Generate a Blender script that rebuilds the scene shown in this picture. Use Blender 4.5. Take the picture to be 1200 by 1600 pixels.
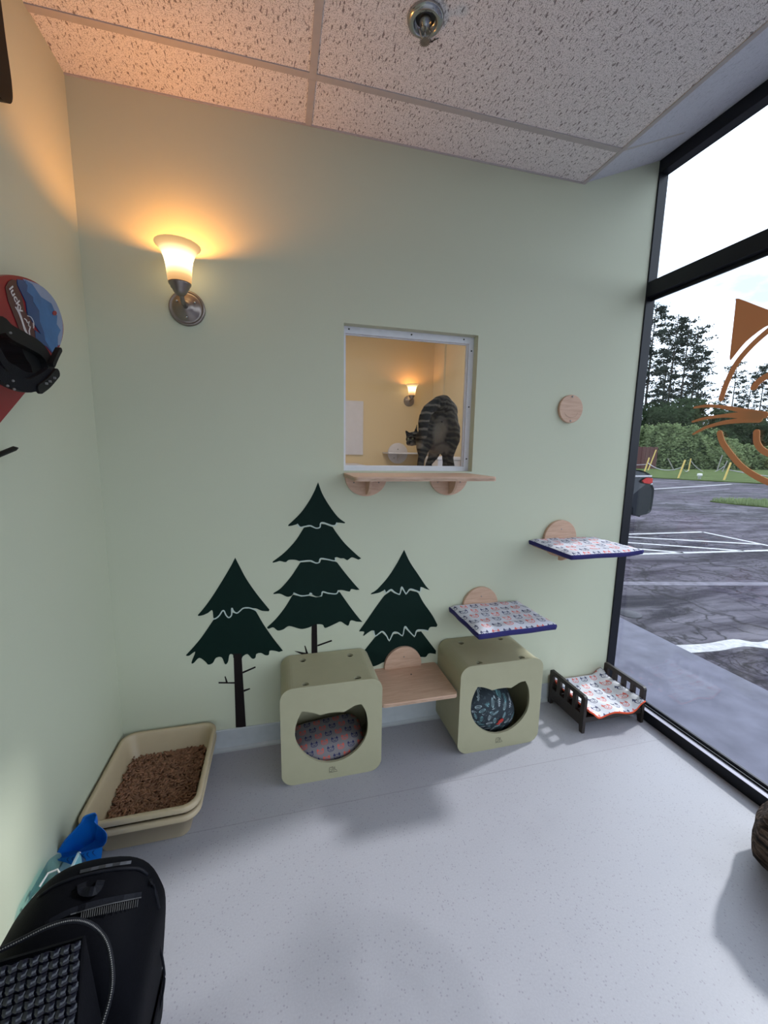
import bpy, bmesh, math, random
from mathutils import Vector, Matrix
from mathutils.geometry import tessellate_polygon
random.seed(7)
for o in list(bpy.data.objects): bpy.data.objects.remove(o)
S = bpy.context.scene; COL = S.collection

# ---------------------------------------------------------------- camera
D = 1.887
CAM = (631.9, -.2522, -.1521, .0169, .3772*D, -D, .7621*D)   # focal px, yaw, pitch, roll, x, y, z
def cam_axes():
    f, yaw, pitch, roll = CAM[:4]
    fw = Vector((-math.sin(yaw)*math.cos(pitch), math.cos(yaw)*math.cos(pitch), math.sin(pitch)))
    r = fw.cross(Vector((0, 0, 1))).normalized(); u = r.cross(fw)
    return r*math.cos(roll)+u*math.sin(roll), u*math.cos(roll)-r*math.sin(roll), fw
AR, AU, AF = cam_axes(); CP = Vector(CAM[4:])
def hit(px, py, ax, val):
    """point where the sight line through a photo pixel meets the real plane axis = val"""
    d = AR*((px-600)/CAM[0]) - AU*((py-800)/CAM[0]) + AF
    return CP + d*((val-CP[ax])/d[ax])
cd = bpy.data.cameras.new('camera'); cam = bpy.data.objects.new('camera', cd); COL.objects.link(cam)
cd.sensor_fit = 'HORIZONTAL'; cd.sensor_width = 36; cd.lens = CAM[0]*36/1200; cd.clip_start = .03; cd.clip_end = 500
m3 = Matrix((AR, AU, -AF)).transposed(); cam.matrix_world = Matrix.Translation(CP) @ m3.to_4x4()
S.camera = cam
# ---------------------------------------------------------------- light and exposure
EXPOSURE = 0.0
SKY = 2.7; SUN = 3.2; SCONCE = 7.3; TROFFER = 0
S.view_settings.view_transform = 'Standard'; S.view_settings.look = 'None'
S.view_settings.gamma = 1; S.view_settings.use_curve_mapping = False; S.view_settings.exposure = EXPOSURE
w = bpy.data.worlds.new('sky'); S.world = w; w.use_nodes = True
nt = w.node_tree; nt.nodes.clear()
def wn(t, **k):
    n = nt.nodes.new(t)
    for a, b in k.items(): setattr(n, a, b)
    return n
tc = wn('ShaderNodeTexCoord'); mp = wn('ShaderNodeMapping'); mp.inputs['Scale'].default_value = (1, 1, 2.4)
no = wn('ShaderNodeTexNoise'); no.inputs['Scale'].default_value = 2.6; no.inputs['Detail'].default_value = 7; no.inputs['Roughness'].default_value = .55
cr = wn('ShaderNodeValToRGB'); cr.color_ramp.elements[0].position = .30; cr.color_ramp.elements[0].color = (.42, .50, .60, 1)
cr.color_ramp.elements[1].position = .43; cr.color_ramp.elements[1].color = (.86, .93, 1.04, 1)
bg = wn('ShaderNodeBackground'); bg.inputs['Strength'].default_value = SKY; ow = wn('ShaderNodeOutputWorld')
nt.links.new(tc.outputs['Generated'], mp.inputs[0]); nt.links.new(mp.outputs[0], no.inputs[0]); nt.links.new(no.outputs[0], cr.inputs[0])
nt.links.new(cr.outputs[0], bg.inputs[0]); nt.links.new(bg.outputs[0], ow.inputs[0])
sl = bpy.data.lights.new('sun', 'SUN'); sl.energy = SUN; sl.angle = math.radians(3.2); sl.color = (1, .98, .96)
so = bpy.data.objects.new('sun', sl); COL.objects.link(so)
so.rotation_euler = Vector((-1, -.25, -.87)).to_track_quat('-Z', 'Y').to_euler(); so.location = (6, 2, 6)

# ---------------------------------------------------------------- materials
def srgb(r, g, b):
    f = lambda c: (c/255/12.92 if c/255 <= .04045 else ((c/255+.055)/1.055)**2.4)
    return (f(r), f(g), f(b), 1)
class NB:
    """small node builder"""
    def __init__(s, name):
        s.m = bpy.data.materials.new(name); s.m.use_nodes = True; s.t = s.m.node_tree; s.t.nodes.clear()
        s.out = s.n('ShaderNodeOutputMaterial')
    def n(s, t, **k):
        x = s.t.nodes.new(t)
        for a, b in k.items(): setattr(x, a, b)
        return x
    def put(s, v, sock):
        if hasattr(v, 'is_linked') or isinstance(v, bpy.types.NodeSocket): s.t.links.new(v, sock)
        else: sock.default_value = v
    def math(s, op, a, b=0.0, c=0.0, clamp=False):
        x = s.n('ShaderNodeMath', operation=op, use_clamp=clamp); s.put(a, x.inputs[0]); s.put(b, x.inputs[1]); s.put(c, x.inputs[2]); return x.outputs[0]
    def vmath(s, op, a, b=(0, 0, 0), sc=None):
        x = s.n('ShaderNodeVectorMath', operation=op); s.put(a, x.inputs[0]); s.put(b, x.inputs[1])
        if sc is not None: s.put(sc, x.inputs['Scale'])
        return x.outputs[1] if op in ('LENGTH', 'DOT_PRODUCT', 'DISTANCE') else x.outputs[0]
    def mix(s, f, a, b):
        x = s.n('ShaderNodeMix', data_type='RGBA'); s.put(f, x.inputs[0]); s.put(a, x.inputs[6]); s.put(b, x.inputs[7]); return x.outputs[2]
    def obj(s): return s.n('ShaderNodeTexCoord').outputs['Object']
    def sep(s, v):
        x = s.n('ShaderNodeSeparateXYZ'); s.put(v, x.inputs[0]); return x.outputs
    def comb(s, a, b, c=0.0):
        x = s.n('ShaderNodeCombineXYZ'); s.put(a, x.inputs[0]); s.put(b, x.inputs[1]); s.put(c, x.inputs[2]); return x.outputs[0]
    def noise(s, v, scale, detail=3, rough=.5, dist=0):
        x = s.n('ShaderNodeTexNoise'); s.put(v, x.inputs['Vector']); x.inputs['Scale'].default_value = scale
        x.inputs['Detail'].default_value = detail; x.inputs['Roughness'].default_value = rough; x.inputs['Distortion'].default_value = dist
        return x.outputs[0]
    def ramp(s, f, stops):
        x = s.n('ShaderNodeValToRGB'); e = x.color_ramp.elements
        while len(e) < len(stops): e.new(.5)
        for i, (p, c) in enumerate(stops):
            e[i].position = p; e[i].color = c if isinstance(c, tuple) else (c, c, c, 1)
        s.put(f, x.inputs[0]); return x.outputs[0]
    def bump(s, h, strength=.3, dist=.01):
        x = s.n('ShaderNodeBump'); s.put(h, x.inputs['Height']); x.inputs['Strength'].default_value = strength; x.inputs['Distance'].default_value = dist; return x.outputs[0]
    def bsdf(s, col, rough=.6, metal=0, normal=None, spec=.5, **k):
        p = s.n('ShaderNodeBsdfPrincipled'); s.put(col, p.inputs['Base Color']); s.put(rough, p.inputs['Roughness']); s.put(metal, p.inputs['Metallic'])
        p.inputs['Specular IOR Level'].default_value = spec
        if normal is not None: s.put(normal, p.inputs['Normal'])
        for a, b in k.items(): s.put(b, p.inputs[a.replace('_', ' ')])
        s.t.links.new(p.outputs[0], s.out.inputs[0]); return s.m
def plain(name, col, rough=.6, metal=0, var=.06, scale=30, bump=.1, bd=.002, spec=.5):
    b = NB(name); o = b.obj(); n = b.noise(o, scale, 4)
    c2 = tuple(max(0, x*(1-var*2)) for x in col[:3])+(1,)
    c = b.mix(n, c2, tuple(min(1, x*(1+var)) for x in col[:3])+(1,))
    return b.bsdf(c, rough, metal, b.bump(n, bump, bd) if bump else None, spec)
def m_wall(name, col):
    b = NB(name); o = b.obj(); n = b.noise(o, 260, 3, .6); n2 = b.noise(o, 2.2, 2)
    c = b.mix(n2, tuple(x*.97 for x in col[:3])+(1,), col)
    return b.bsdf(c, .55, 0, b.bump(n, .16, .002), .35)
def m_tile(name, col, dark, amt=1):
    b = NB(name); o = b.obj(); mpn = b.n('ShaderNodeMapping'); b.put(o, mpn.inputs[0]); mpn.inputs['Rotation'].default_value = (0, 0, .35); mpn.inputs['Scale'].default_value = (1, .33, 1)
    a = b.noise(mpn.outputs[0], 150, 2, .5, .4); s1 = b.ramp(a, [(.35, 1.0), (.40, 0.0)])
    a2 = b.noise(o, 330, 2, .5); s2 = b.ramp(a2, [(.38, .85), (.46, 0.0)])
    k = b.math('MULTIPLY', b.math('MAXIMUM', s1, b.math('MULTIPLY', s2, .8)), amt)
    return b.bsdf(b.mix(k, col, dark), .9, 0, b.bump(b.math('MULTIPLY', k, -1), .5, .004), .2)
def m_floor():
    b = NB('speckled_vinyl'); o = b.obj(); n = b.noise(o, 170, 2); v = b.n('ShaderNodeTexVoronoi'); b.put(o, v.inputs['Vector']); v.inputs['Scale'].default_value = 130
    rnd = b.sep(v.outputs['Color'])[0]; d = b.math('LESS_THAN', v.outputs['Distance'], .32); k = b.math('MULTIPLY', d, b.math('GREATER_THAN', rnd, .80))
    big = b.noise(o, 3, 3)
    base = b.mix(n, (.34, .33, .37, 1), (.42, .41, .45, 1)); base = b.mix(b.math('MULTIPLY', big, .18), base, (.36, .35, .38, 1))
    c = b.mix(b.math('MULTIPLY', k, .5), base, (.22, .21, .24, 1))
    y = b.sep(o)[1]; seam = b.math('LESS_THAN', b.math('ABSOLUTE', b.math('SUBTRACT', y, -.432)), .0016)
    seam2 = b.math('LESS_THAN', b.math('ABSOLUTE', b.math('SUBTRACT', y, -2.26)), .0016)
    c = b.mix(b.math('MULTIPLY', b.math('ADD', seam, seam2), .45), c, (.2, .19, .2, 1))
    r = b.ramp(b.noise(o, 9, 4), [(.3, .34), (.7, .5)])
    return b.bsdf(c, r, 0, b.bump(n, .04, .001), .45)
def m_wood(name, c1, c2, scale=1.0, rough=.45):
    b = NB(name); o = b.obj(); mpn = b.n('ShaderNodeMapping'); b.put(o, mpn.inputs[0]); mpn.inputs['Scale'].default_value = (3*scale, 30*scale, 30*scale)
    n = b.noise(mpn.outputs[0], 2.2, 6, .6, 1.2)
    return b.bsdf(b.ramp(n, [(.3, c1), (.7, c2)]), rough, 0, b.bump(n, .06, .001), .4)
def m_print(name, ground, cell=.066):
    """white cloth printed with rows of red and navy cat faces"""
    b = NB(name); o = b.sep(b.obj()); x = b.math('DIVIDE', o[0], cell); y = b.math('DIVIDE', b.math('ADD', o[1], o[2]), cell)
    ry = b.math('FLOOR', y); x = b.math('ADD', x, b.math('MULTIPLY', b.math('MODULO', b.math('ABSOLUTE', ry), 2.0), .5))
    fx = b.math('FLOOR', x)
    u = b.math('SUBTRACT', b.math('SUBTRACT', x, fx), .5); v = b.math('SUBTRACT', b.math('SUBTRACT', y, ry), .5)
    au = b.math('ABSOLUTE', u)
    vv = b.math('ADD', v, .06); r = b.math('SQRT', b.math('ADD', b.math('POWER', au, 2.0), b.math('POWER', b.math('MULTIPLY', vv, 1.15), 2.0)))
    ring = b.math('LESS_THAN', b.math('ABSOLUTE', b.math('SUBTRACT', r, .29)), .032)
    ear = b.math('MULTIPLY', b.math('GREATER_THAN', v, .10), b.math('LESS_THAN', b.math('ABSOLUTE', b.math('SUBTRACT', au, .24)), b.math('MULTIPLY', b.math('SUBTRACT', .40, v), .45)))
    def dot(cx, cy, rr):
        return b.math('LESS_THAN', b.math('SQRT', b.math('ADD', b.math('POWER', b.math('SUBTRACT', au, cx), 2.0), b.math('POWER', b.math('SUBTRACT', v, cy), 2.0))), rr)
    ar = b.math('ABSOLUTE', b.math('SUBTRACT', b.math('SQRT', b.math('ADD', b.math('POWER', b.math('SUBTRACT', au, .07), 2.0), b.math('POWER', b.math('ADD', v, .12), 2.0))), .07))
    smile = b.math('MULTIPLY', b.math('LESS_THAN', ar, .022), b.math('LESS_THAN', v, -.12))
    k = b.math('MAXIMUM', b.math('MAXIMUM', ring, ear), b.math('MAXIMUM', b.math('MAXIMUM', dot(.12, .0, .045), dot(0, -.08, .04)), smile))
    par = b.math('FRACT', b.math('MULTIPLY', b.math('SUBTRACT', fx, ry), .5)); ink = b.mix(b.math('GREATER_THAN', par, .25), (.015, .02, .10, 1), (.72, .11, .07, 1))
    n = b.noise(b.obj(), 400, 2)
    return b.bsdf(b.mix(b.math('MULTIPLY', k, .9), ground, ink), .85, 0, b.bump(n, .2, .001), .2)
def m_fish():
    """dark cloth printed with fish bones and leaves"""
    b = NB('fish_bone_cloth'); o = b.obj(); sc = b.vmath('SCALE', o, sc=27.0)
    v = b.n('ShaderNodeTexVoronoi'); v.voronoi_dimensions = '3D'; b.put(sc, v.inputs['Vector']); v.inputs['Scale'].default_value = 1; v.inputs['Randomness'].default_value = .7
    loc = b.vmath('SUBTRACT', sc, v.outputs['Position']); rn = b.sep(v.outputs['Color'])
    vr = b.n('ShaderNodeVectorRotate'); vr.rotation_type = 'Y_AXIS'; b.put(loc, vr.inputs['Vector']); b.put(b.math('MULTIPLY', rn[0], 6.28), vr.inputs['Angle'])
    l = b.sep(vr.outputs[0]); x, z = l[0], l[2]; az = b.math('ABSOLUTE', z)
    e = b.math('SQRT', b.math('ADD', b.math('POWER', b.math('DIVIDE', x, .48), 2.0), b.math('POWER', b.math('DIVIDE', z, .2), 2.0)))
    inside = b.math('LESS_THAN', e, 1.0); outl = b.math('MULTIPLY', inside, b.math('GREATER_THAN', e, .8))
    spine = b.math('MULTIPLY', inside, b.math('LESS_THAN', az, .03)); ribs = b.math('MULTIPLY', inside, b.math('GREATER_THAN', b.math('SINE', b.math('ADD', b.math('MULTIPLY', x, 42.0), b.math('MULTIPLY', az, 22.0))), .45))
    bone = b.math('GREATER_THAN', rn[1], .5)
    k = b.math('MAXIMUM', spine, b.math('ADD', b.math('MULTIPLY', bone, ribs), b.math('MULTIPLY', b.math('SUBTRACT', 1.0, bone), outl)))
    k2 = b.math('GREATER_THAN', b.noise(sc, 2.4, 1), .60)
    ink = b.mix(rn[2], (.15, .33, .35, 1), (.50, .54, .56, 1)); g = b.mix(b.math('MULTIPLY', k2, .3), (.035, .045, .055, 1), (.12, .16, .17, 1))
    return b.bsdf(b.mix(k, g, ink), .8, 0, None, .2)
def m_glass(name, tint, refl=.05):
    b = NB(name); t = b.n('ShaderNodeBsdfTransparent'); t.inputs[0].default_value = tint
    g = b.n('ShaderNodeBsdfGlossy'); g.inputs['Roughness'].default_value = .01
    ge = b.n('ShaderNodeNewGeometry'); c = b.math('ABSOLUTE', b.vmath('DOT_PRODUCT', ge.outputs['Incoming'], ge.outputs['Normal']))
    f = b.math('ADD', .035, b.math('MULTIPLY', .6, b.math('POWER', b.math('SUBTRACT', 1.0, c), 5.0))); mx = b.n('ShaderNodeMixShader')
    b.put(b.math('MULTIPLY', f, refl/.05, clamp=True), mx.inputs[0]); b.t.links.new(t.outputs[0], mx.inputs[1]); b.t.links.new(g.outputs[0], mx.inputs[2]); b.t.links.new(mx.outputs[0], b.out.inputs[0]); return b.m
def m_shade(strength, name='lit_frosted_glass'):
    b = NB(name); em = b.n('ShaderNodeEmission'); zc = b.sep(b.obj())[2]; b.put(b.ramp(b.math('DIVIDE', zc, .133), [(0, (1, .52, .2, 1)), (.3, (1, .66, .30, 1)), (.5, (1, .82, .52, 1)), (.72, (1, .74, .38, 1)), (.95, (1, .60, .25, 1))]), em.inputs[0])
    z = b.sep(b.obj())[2]      # object origin at the neck of the shade; brightest next to the bulb
    k = b.ramp(b.math('DIVIDE', z, .133), [(.0, .22), (.18, .34), (.40, 1.0), (.68, 1.0), (.88, .30), (1.0, .20)])
    b.put(b.math('MULTIPLY', k, strength), em.inputs[1])
    tr = b.n('ShaderNodeBsdfTranslucent'); tr.inputs[0].default_value = (.035, .028, .018, 1); ad = b.n('ShaderNodeAddShader')
    b.t.links.new(em.outputs[0], ad.inputs[0]); b.t.links.new(tr.outputs[0], ad.inputs[1]); b.t.links.new(ad.outputs[0], b.out.inputs[0]); return b.m
def m_asphalt():
    b = NB('cracked_asphalt'); o = b.obj(); n = b.noise(o, 60, 4); big = b.noise(o, .35, 5, .6, .5); hue = b.noise(o, .22, 2)
    c = b.mix(n, (.045, .042, .052, 1), (.12, .114, .138, 1)); c = b.mix(b.ramp(big, [(.38, .0), (.62, .7)]), c, (.16, .152, .185, 1)); st = b.n('ShaderNodeMapping'); b.put(o, st.inputs[0]); st.inputs['Scale'].default_value = (.5, 2.2, 1); c = b.mix(b.ramp(b.noise(st.outputs[0], 1.1, 7, .7, .6), [(.40, .95), (.58, 0.0)]), c, (.018, .017, .025, 1))
    c = b.mix(b.math('MULTIPLY', b.ramp(hue, [(.4, 0.0), (.6, 1.0)]), .25), c, (.12, .09, .14, 1))
    wob = b.vmath('ADD', o, b.vmath('SCALE', b.n('ShaderNodeTexNoise').outputs['Color'], sc=0.0))
    nz = b.n('ShaderNodeTexNoise'); b.put(o, nz.inputs['Vector']); nz.inputs['Scale'].default_value = 3; nz.inputs['Detail'].default_value = 4
    wob = b.vmath('ADD', o, b.vmath('SCALE', nz.outputs['Color'], sc=.55))
    ks = 0.0
    for sc, th, mk in ((2.4, .05, (.36, .46)), (6.5, .07, (.48, .54)), (.6, .02, (.2, .35))):
        v = b.n('ShaderNodeTexVoronoi'); v.feature = 'DISTANCE_TO_EDGE'; b.put(wob, v.inputs['Vector']); v.inputs['Scale'].default_value = sc
        mask = b.ramp(b.noise(o, .45 if sc > 1 else .2, 2), [(mk[0], 0.0), (mk[1], 1.0)])
        e = b.math('MULTIPLY', b.ramp(v.outputs['Distance'], [(0, 1.0), (th, 0.0)]), mask); ks = b.math('MAXIMUM', ks, e)
    c = b.mix(b.math('MULTIPLY', ks, .85), c, (.015, .014, .018, 1))
    return b.bsdf(c, .9, 0, b.bump(n, .3, .01), .06)
def m_leaf(name, c1, c2):
    b = NB(name); o = b.obj(); n = b.noise(o, 1.3, 3, .6); nn = b.noise(o, 9, 1)
    c = b.mix(b.math('MULTIPLY', b.math('ADD', n, nn), .5), c1, c2)
    d = b.n('ShaderNodeBsdfDiffuse'); b.put(c, d.inputs[0]); t = b.n('ShaderNodeBsdfTranslucent'); b.put(c, t.inputs[0])
    mx = b.n('ShaderNodeMixShader'); mx.inputs[0].default_value = .3; b.t.links.new(d.outputs[0], mx.inputs[1]); b.t.links.new(t.outputs[0], mx.inputs[2]); b.t.links.new(mx.outputs[0], b.out.inputs[0]); return b.m

MINT = (.555, .575, .435, 1)
M = dict(
 mint=m_wall('mint_wall_paint', MINT), cream=m_wall('cream_wall_paint', (.66, .53, .33, 1)), cream2=m_wall('pale_cream_paint', (.66, .58, .42, 1)),
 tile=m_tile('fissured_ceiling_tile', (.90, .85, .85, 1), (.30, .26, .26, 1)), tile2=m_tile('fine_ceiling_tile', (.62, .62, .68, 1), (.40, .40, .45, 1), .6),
 tbar=plain('ceiling_grid_metal', (.50, .46, .45, 1), .6), floor=m_floor(), base=plain('grey_vinyl_base', (.46, .48, .49, 1), .5),
 black_alu=plain('black_aluminium', (.008, .009, .014, 1), .42, .2, spec=.4), strip=plain('bright_sill_metal', (.33, .32, .38, 1), .5, .3),
 glass=m_glass('window_glass', (.90, .93, .95, 1)), glass2=m_glass('inner_glass', (.98, .98, .98, 1), .004),
 white=plain('white_gloss_paint', (.72, .72, .76, 1), .4), wood=m_wood('birch_plywood', (.50, .31, .21, 1), (.64, .43, .31, 1)), ply=m_wood('plywood_edge', (.33, .2, .13, 1), (.58, .40, .29, 1), 2),
 pine=plain('dark_green_vinyl', (.0018, .014, .010, 1), .65, bump=0, spec=.15), bark_vinyl=plain('dark_brown_vinyl', (.012, .008, .008, 1), .65, bump=0, spec=.15), outline=plain('pale_vinyl_line', (.50, .58, .53, 1), .6, bump=0),
 olive=plain('olive_plastic', (.39, .365, .235, 1), .55, 0, .03, 20, .05), hole=plain('dark_recess_plastic', (.05, .05, .033, 1), .8),
 print=m_print('cat_face_cloth', (.66, .65, .72, 1), .058), print2=m_print('cat_face_cloth_large', (.72, .71, .75, 1), .062), print3=m_print('grey_cat_face_cloth', (.22, .20, .21, 1), .046),
 navy=plain('navy_fleece', (.025, .022, .14, 1), .9), orange=plain('orange_fleece', (.82, .10, .035, 1), .9), fish=m_fish(), redink=plain('red_print', (.6, .05, .04, 1), .8, bump=0),
 espresso=m_wood('espresso_stained_wood', (.016, .012, .010, 1), (.035, .026, .022, 1), 1, .4),
 pan=plain('beige_plastic', (.50, .40, .26, 1), .42, 0, .03), pellet=plain('wood_pellet', (.33, .165, .095, 1), .85, 0, .35, 40),
 blue=plain('blue_plastic', (.005, .16, .62, 1), .35, 0, .03), blue2=plain('deep_blue_slot', (.003, .05, .26, 1), .5),
 nylon=plain('black_nylon', (.0025, .0027, .0045, 1), .7, 0, .2, 300, .3, spec=.06), nylon2=plain('black_webbing', (.006, .0065, .010, 1), .6, 0, .2, 300, .3, spec=.12), leather=plain('woven_black_leather', (.003, .0035, .009, 1), .16, 0, .1, 60, .1, spec=.5),
 mesh=plain('black_mesh', (.03, .03, .034, 1), .5, 0, .4, 500, .3), thread=plain('grey_thread', (.16, .155, .15, 1), .6), teeth=plain('dark_mesh_thread', (.035, .035, .037, 1), .6), zipper=plain('zip_metal', (.05, .05, .055, 1), .4, .5),
 bronze=plain('brushed_nickel', (.30, .255, .225, 1), .32, .85, .1, 40, .03), chrome=plain('chrome', (.42, .43, .42, 1), .2, .9), darkmetal=plain('dark_metal', (.05, .05, .05, 1), .4, .6),
 shade=m_shade(3.0), red=plain('red_board', (.25, .006, .012, 1), .4), maroon=plain('maroon_print', (.075, .02, .018, 1), .5, bump=0), b1=plain('board_dark_blue', (.012, .05, .16, 1), .4, bump=0),
 b2=plain('board_mid_blue', (.035, .14, .34, 1), .4, 0, .2, 25, 0), b3=plain('board_pale_blue', (.22, .28, .42, 1), .4, bump=0), wtext=plain('white_print', (.65, .62, .62, 1), .6, bump=0), blackp=plain('black_plastic', (.003, .003, .0035, 1), .6, spec=.25),
 decal=plain('orange_vinyl', (.42, .17, .065, 1), .5, 0, .02, 10, 0), asphalt=m_asphalt(), line=plain('white_road_paint', (.50, .50, .52, 1), .8, 0, .3, 20, spec=.1), faint=plain('worn_road_paint', (.19, .18, .22, 1), .9, 0, .4, 9, spec=.1),
 concrete=plain('pale_concrete', (.165, .165, .215, 1), .9, 0, .26, 7, .3, .004, spec=.1), grass=plain('mown_grass', (.075, .105, .035, 1), .9, 0, .4, 1.2, .5, .05, spec=.03), curb=plain('curb_concrete', (.085, .085, .10, 1), .9, spec=.1),
 pinefol=m_leaf('pine_needles', (.016, .022, .022, 1), (.05, .062, .05, 1)), broad=m_leaf('broad_leaves', (.018, .03, .018, 1), (.065, .095, .048, 1)), vine=m_leaf('vine_leaves', (.035, .055, .025, 1), (.32, .40, .20, 1)),
 trunk=plain('pine_bark', (.05, .04, .035, 1), .9, 0, .3, 6), yellow=plain('yellow_post_paint', (.55, .40, .12, 1), .8), greywood=plain('weathered_wood', (.22, .21, .19, 1), .9), chain=plain('galvanised_chain', (.30, .29, .31, 1), .6),
 brownfence=plain('red_brown_fence', (.085, .032, .03, 1), .85), carp=plain('dark_car_paint', (.022, .026, .034, 1), .22, .3, .05, 8, 0), carglass=plain('car_glass', (.02, .025, .03, 1), .08), tail=plain('red_tail_light', (.45, .02, .02, 1), .2), carchrome=plain('car_chrome', (.8, .8, .82, 1), .15, .8), rubber=plain('tyre_rubber', (.012, .012, .013, 1), .8), alloy=plain('alloy_wheel', (.15, .15, .16, 1), .4, .6),
 bottle=m_glass('clear_teal_plastic', (.55, .86, .90, 1), .12), offwhite=plain('off_white_plastic', (.62, .61, .66, 1), .5), cup=plain('white_cup', (.6, .6, .58, 1), .7))
def m_bark():
    b = NB('dry_log_bark'); o = b.obj(); mpn = b.n('ShaderNodeMapping'); b.put(o, mpn.inputs[0]); mpn.inputs['Scale'].default_value = (6, .8, 6); mpn.inputs['Rotation'].default_value = (0, .0, .25)
    n = b.noise(mpn.outputs[0], 9, 6, .65, .8); c = b.ramp(n, [(.35, (.008, .005, .005, 1)), (.5, (.075, .048, .035, 1)), (.66, (.26, .18, .135, 1))])
    return b.bsdf(c, .85, 0, b.bump(n, 1, .03), .25)
M['bark'] = m_bark()
def m_decal():
    b = NB('backlit_orange_vinyl'); d = b.n('ShaderNodeBsdfDiffuse'); d.inputs[0].default_value = (.66, .34, .17, 1); t = b.n('ShaderNodeBsdfTranslucent'); t.inputs[0].default_value = (.66, .33, .16, 1)
    mx = b.n('ShaderNodeMixShader'); mx.inputs[0].default_value = .28; b.t.links.new(d.outputs[0], mx.inputs[1]); b.t.links.new(t.outputs[0], mx.inputs[2]); b.t.links.new(mx.outputs[0], b.out.inputs[0]); return b.m
M['decal'] = m_decal()

# ---------------------------------------------------------------- mesh helpers
def mesh(name, verts, faces, mat, parent=None, smooth=False, loc=None, mats=None, fm=None):
    me = bpy.data.meshes.new(name); me.from_pydata([tuple(v) for v in verts], [], faces); me.update()
    bm = bmesh.new(); bm.from_mesh(me); bmesh.ops.recalc_face_normals(bm, faces=bm.faces); bm.to_mesh(me); bm.free()
    o = bpy.data.objects.new(name, me); COL.objects.link(o)
    for mm in (mats or [mat]): me.materials.append(mm)
    if fm:
        for p, i in zip(me.polygons, fm): p.material_index = i
    if smooth:
        for p in me.polygons: p.use_smooth = True
    if parent: o.parent = parent
    if loc: o.location = loc
    return o
def fin(bm, name, mat, parent=None, smooth=False, loc=None, bevel=0, auto=False):
    bmesh.ops.recalc_face_normals(bm, faces=bm.faces)
    me = bpy.data.meshes.new(name); bm.to_mesh(me); bm.free(); me.materials.append(mat)
    if smooth:
        for p in me.polygons: p.use_smooth = True
    o = bpy.data.objects.new(name, me); COL.objects.link(o)
    if bevel:
        md = o.modifiers.new('bevel', 'BEVEL'); md.width = bevel; md.segments = 2; md.limit_method = 'ANGLE'; md.angle_limit = .7
    if parent: o.parent = parent
    if loc: o.location = loc
    return o
def bx(bm, x0, x1, y0, y1, z0, z1):
    r = bmesh.ops.create_cube(bm, size=1)
    for v in r['verts']: v.co = Vector(((x0+x1)/2+v.co.x*(x1-x0), (y0+y1)/2+v.co.y*(y1-y0), (z0+z1)/2+v.co.z*(z1-z0)))
    return r['verts']
def box(name, x0, x1, y0, y1, z0, z1, mat, parent=None, bevel=0, o=(0, 0, 0)):
    bm = bmesh.new(); bx(bm, x0-o[0], x1-o[0], y0-o[1], y1-o[1], z0-o[2], z1-o[2]); return fin(bm, name, mat, parent, bevel=bevel)
def tube_into(bm, pts, rad, seg=10, cap=True):
    pts = [Vector(p) for p in pts]; n = len(pts); rs = rad if isinstance(rad, (list, tuple)) else [rad]*n
    rings = []; up = Vector((0, 0, 1))
    for i, p in enumerate(pts):
        t = (pts[min(i+1, n-1)]-pts[max(i-1, 0)]).normalized()
        a = t.cross(up)
        if a.length < .05: a = t.cross(Vector((1, 0, 0)))
        a.normalize(); b = t.cross(a)
        rings.append([bm.verts.new(p+(a*math.cos(2*math.pi*k/seg)+b*math.sin(2*math.pi*k/seg))*rs[i]) for k in range(seg)])
    for i in range(n-1):
        for k in range(seg): bm.faces.new((rings[i][k], rings[i][(k+1) % seg], rings[i+1][(k+1) % seg], rings[i+1][k]))
    if cap: bm.faces.new(rings[0][::-1]); bm.faces.new(rings[-1])
def tube(name, pts, rad, mat, parent=None, seg=10, smooth=True):
    bm = bmesh.new(); tube_into(bm, pts, rad, seg); return fin(bm, name, mat, parent, smooth)
def lathe(name, prof, mat, parent=None, center=(0, 0, 0), axis='z', seg=40, smooth=True, closed=False):
    bm = bmesh.new(); rings = []
    for r, h in prof:
        ring = []
        for k in range(seg):
            a = 2*math.pi*k/seg; x, y = r*math.cos(a), r*math.sin(a)
            p = (x, y, h) if axis == 'z' else ((x, -h, y) if axis == '-y' else (h, x, y))
            ring.append(bm.verts.new(p))
        rings.append(ring)
    for i in range(len(rings)-1):
        for k in range(seg): bm.faces.new((rings[i][k], rings[i][(k+1) % seg], rings[i+1][(k+1) % seg], rings[i+1][k]))
    if not closed: 
        if prof[0][0] > 1e-5: bm.faces.new(rings[0][::-1])
        if prof[-1][0] > 1e-5: bm.faces.new(rings[-1])
    bmesh.ops.remove_doubles(bm, verts=bm.verts, dist=1e-6)
    return fin(bm, name, mat, parent, smooth, center)
def plate(name, outer, mat, holes=(), frame=None, thick=.001, parent=None, smooth=False):
    """flat plate with real thickness; outline points (u,v); frame(u,v,w)->xyz with w = 0 (front) .. thick (behind)"""
    loops = [list(outer)]+[list(h) for h in holes]; flat = [p for l in loops for p in l]
    tris = tessellate_polygon([[Vector((p[0], p[1], 0)) for p in l] for l in loops])
    n = len(flat); V = [frame(u, v, 0) for u, v in flat]+[frame(u, v, thick) for u, v in flat]
    F = [tuple(t) for t in tris]+[tuple(i+n for i in t[::-1]) for t in tris]; k = 0
    for l in loops:
        m = len(l)
        for i in range(m): a, b = k+i, k+(i+1) % m; F.append((a, b, b+n, a+n))
        k += m
    return mesh(name, V, F, mat, parent, smooth)
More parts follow.
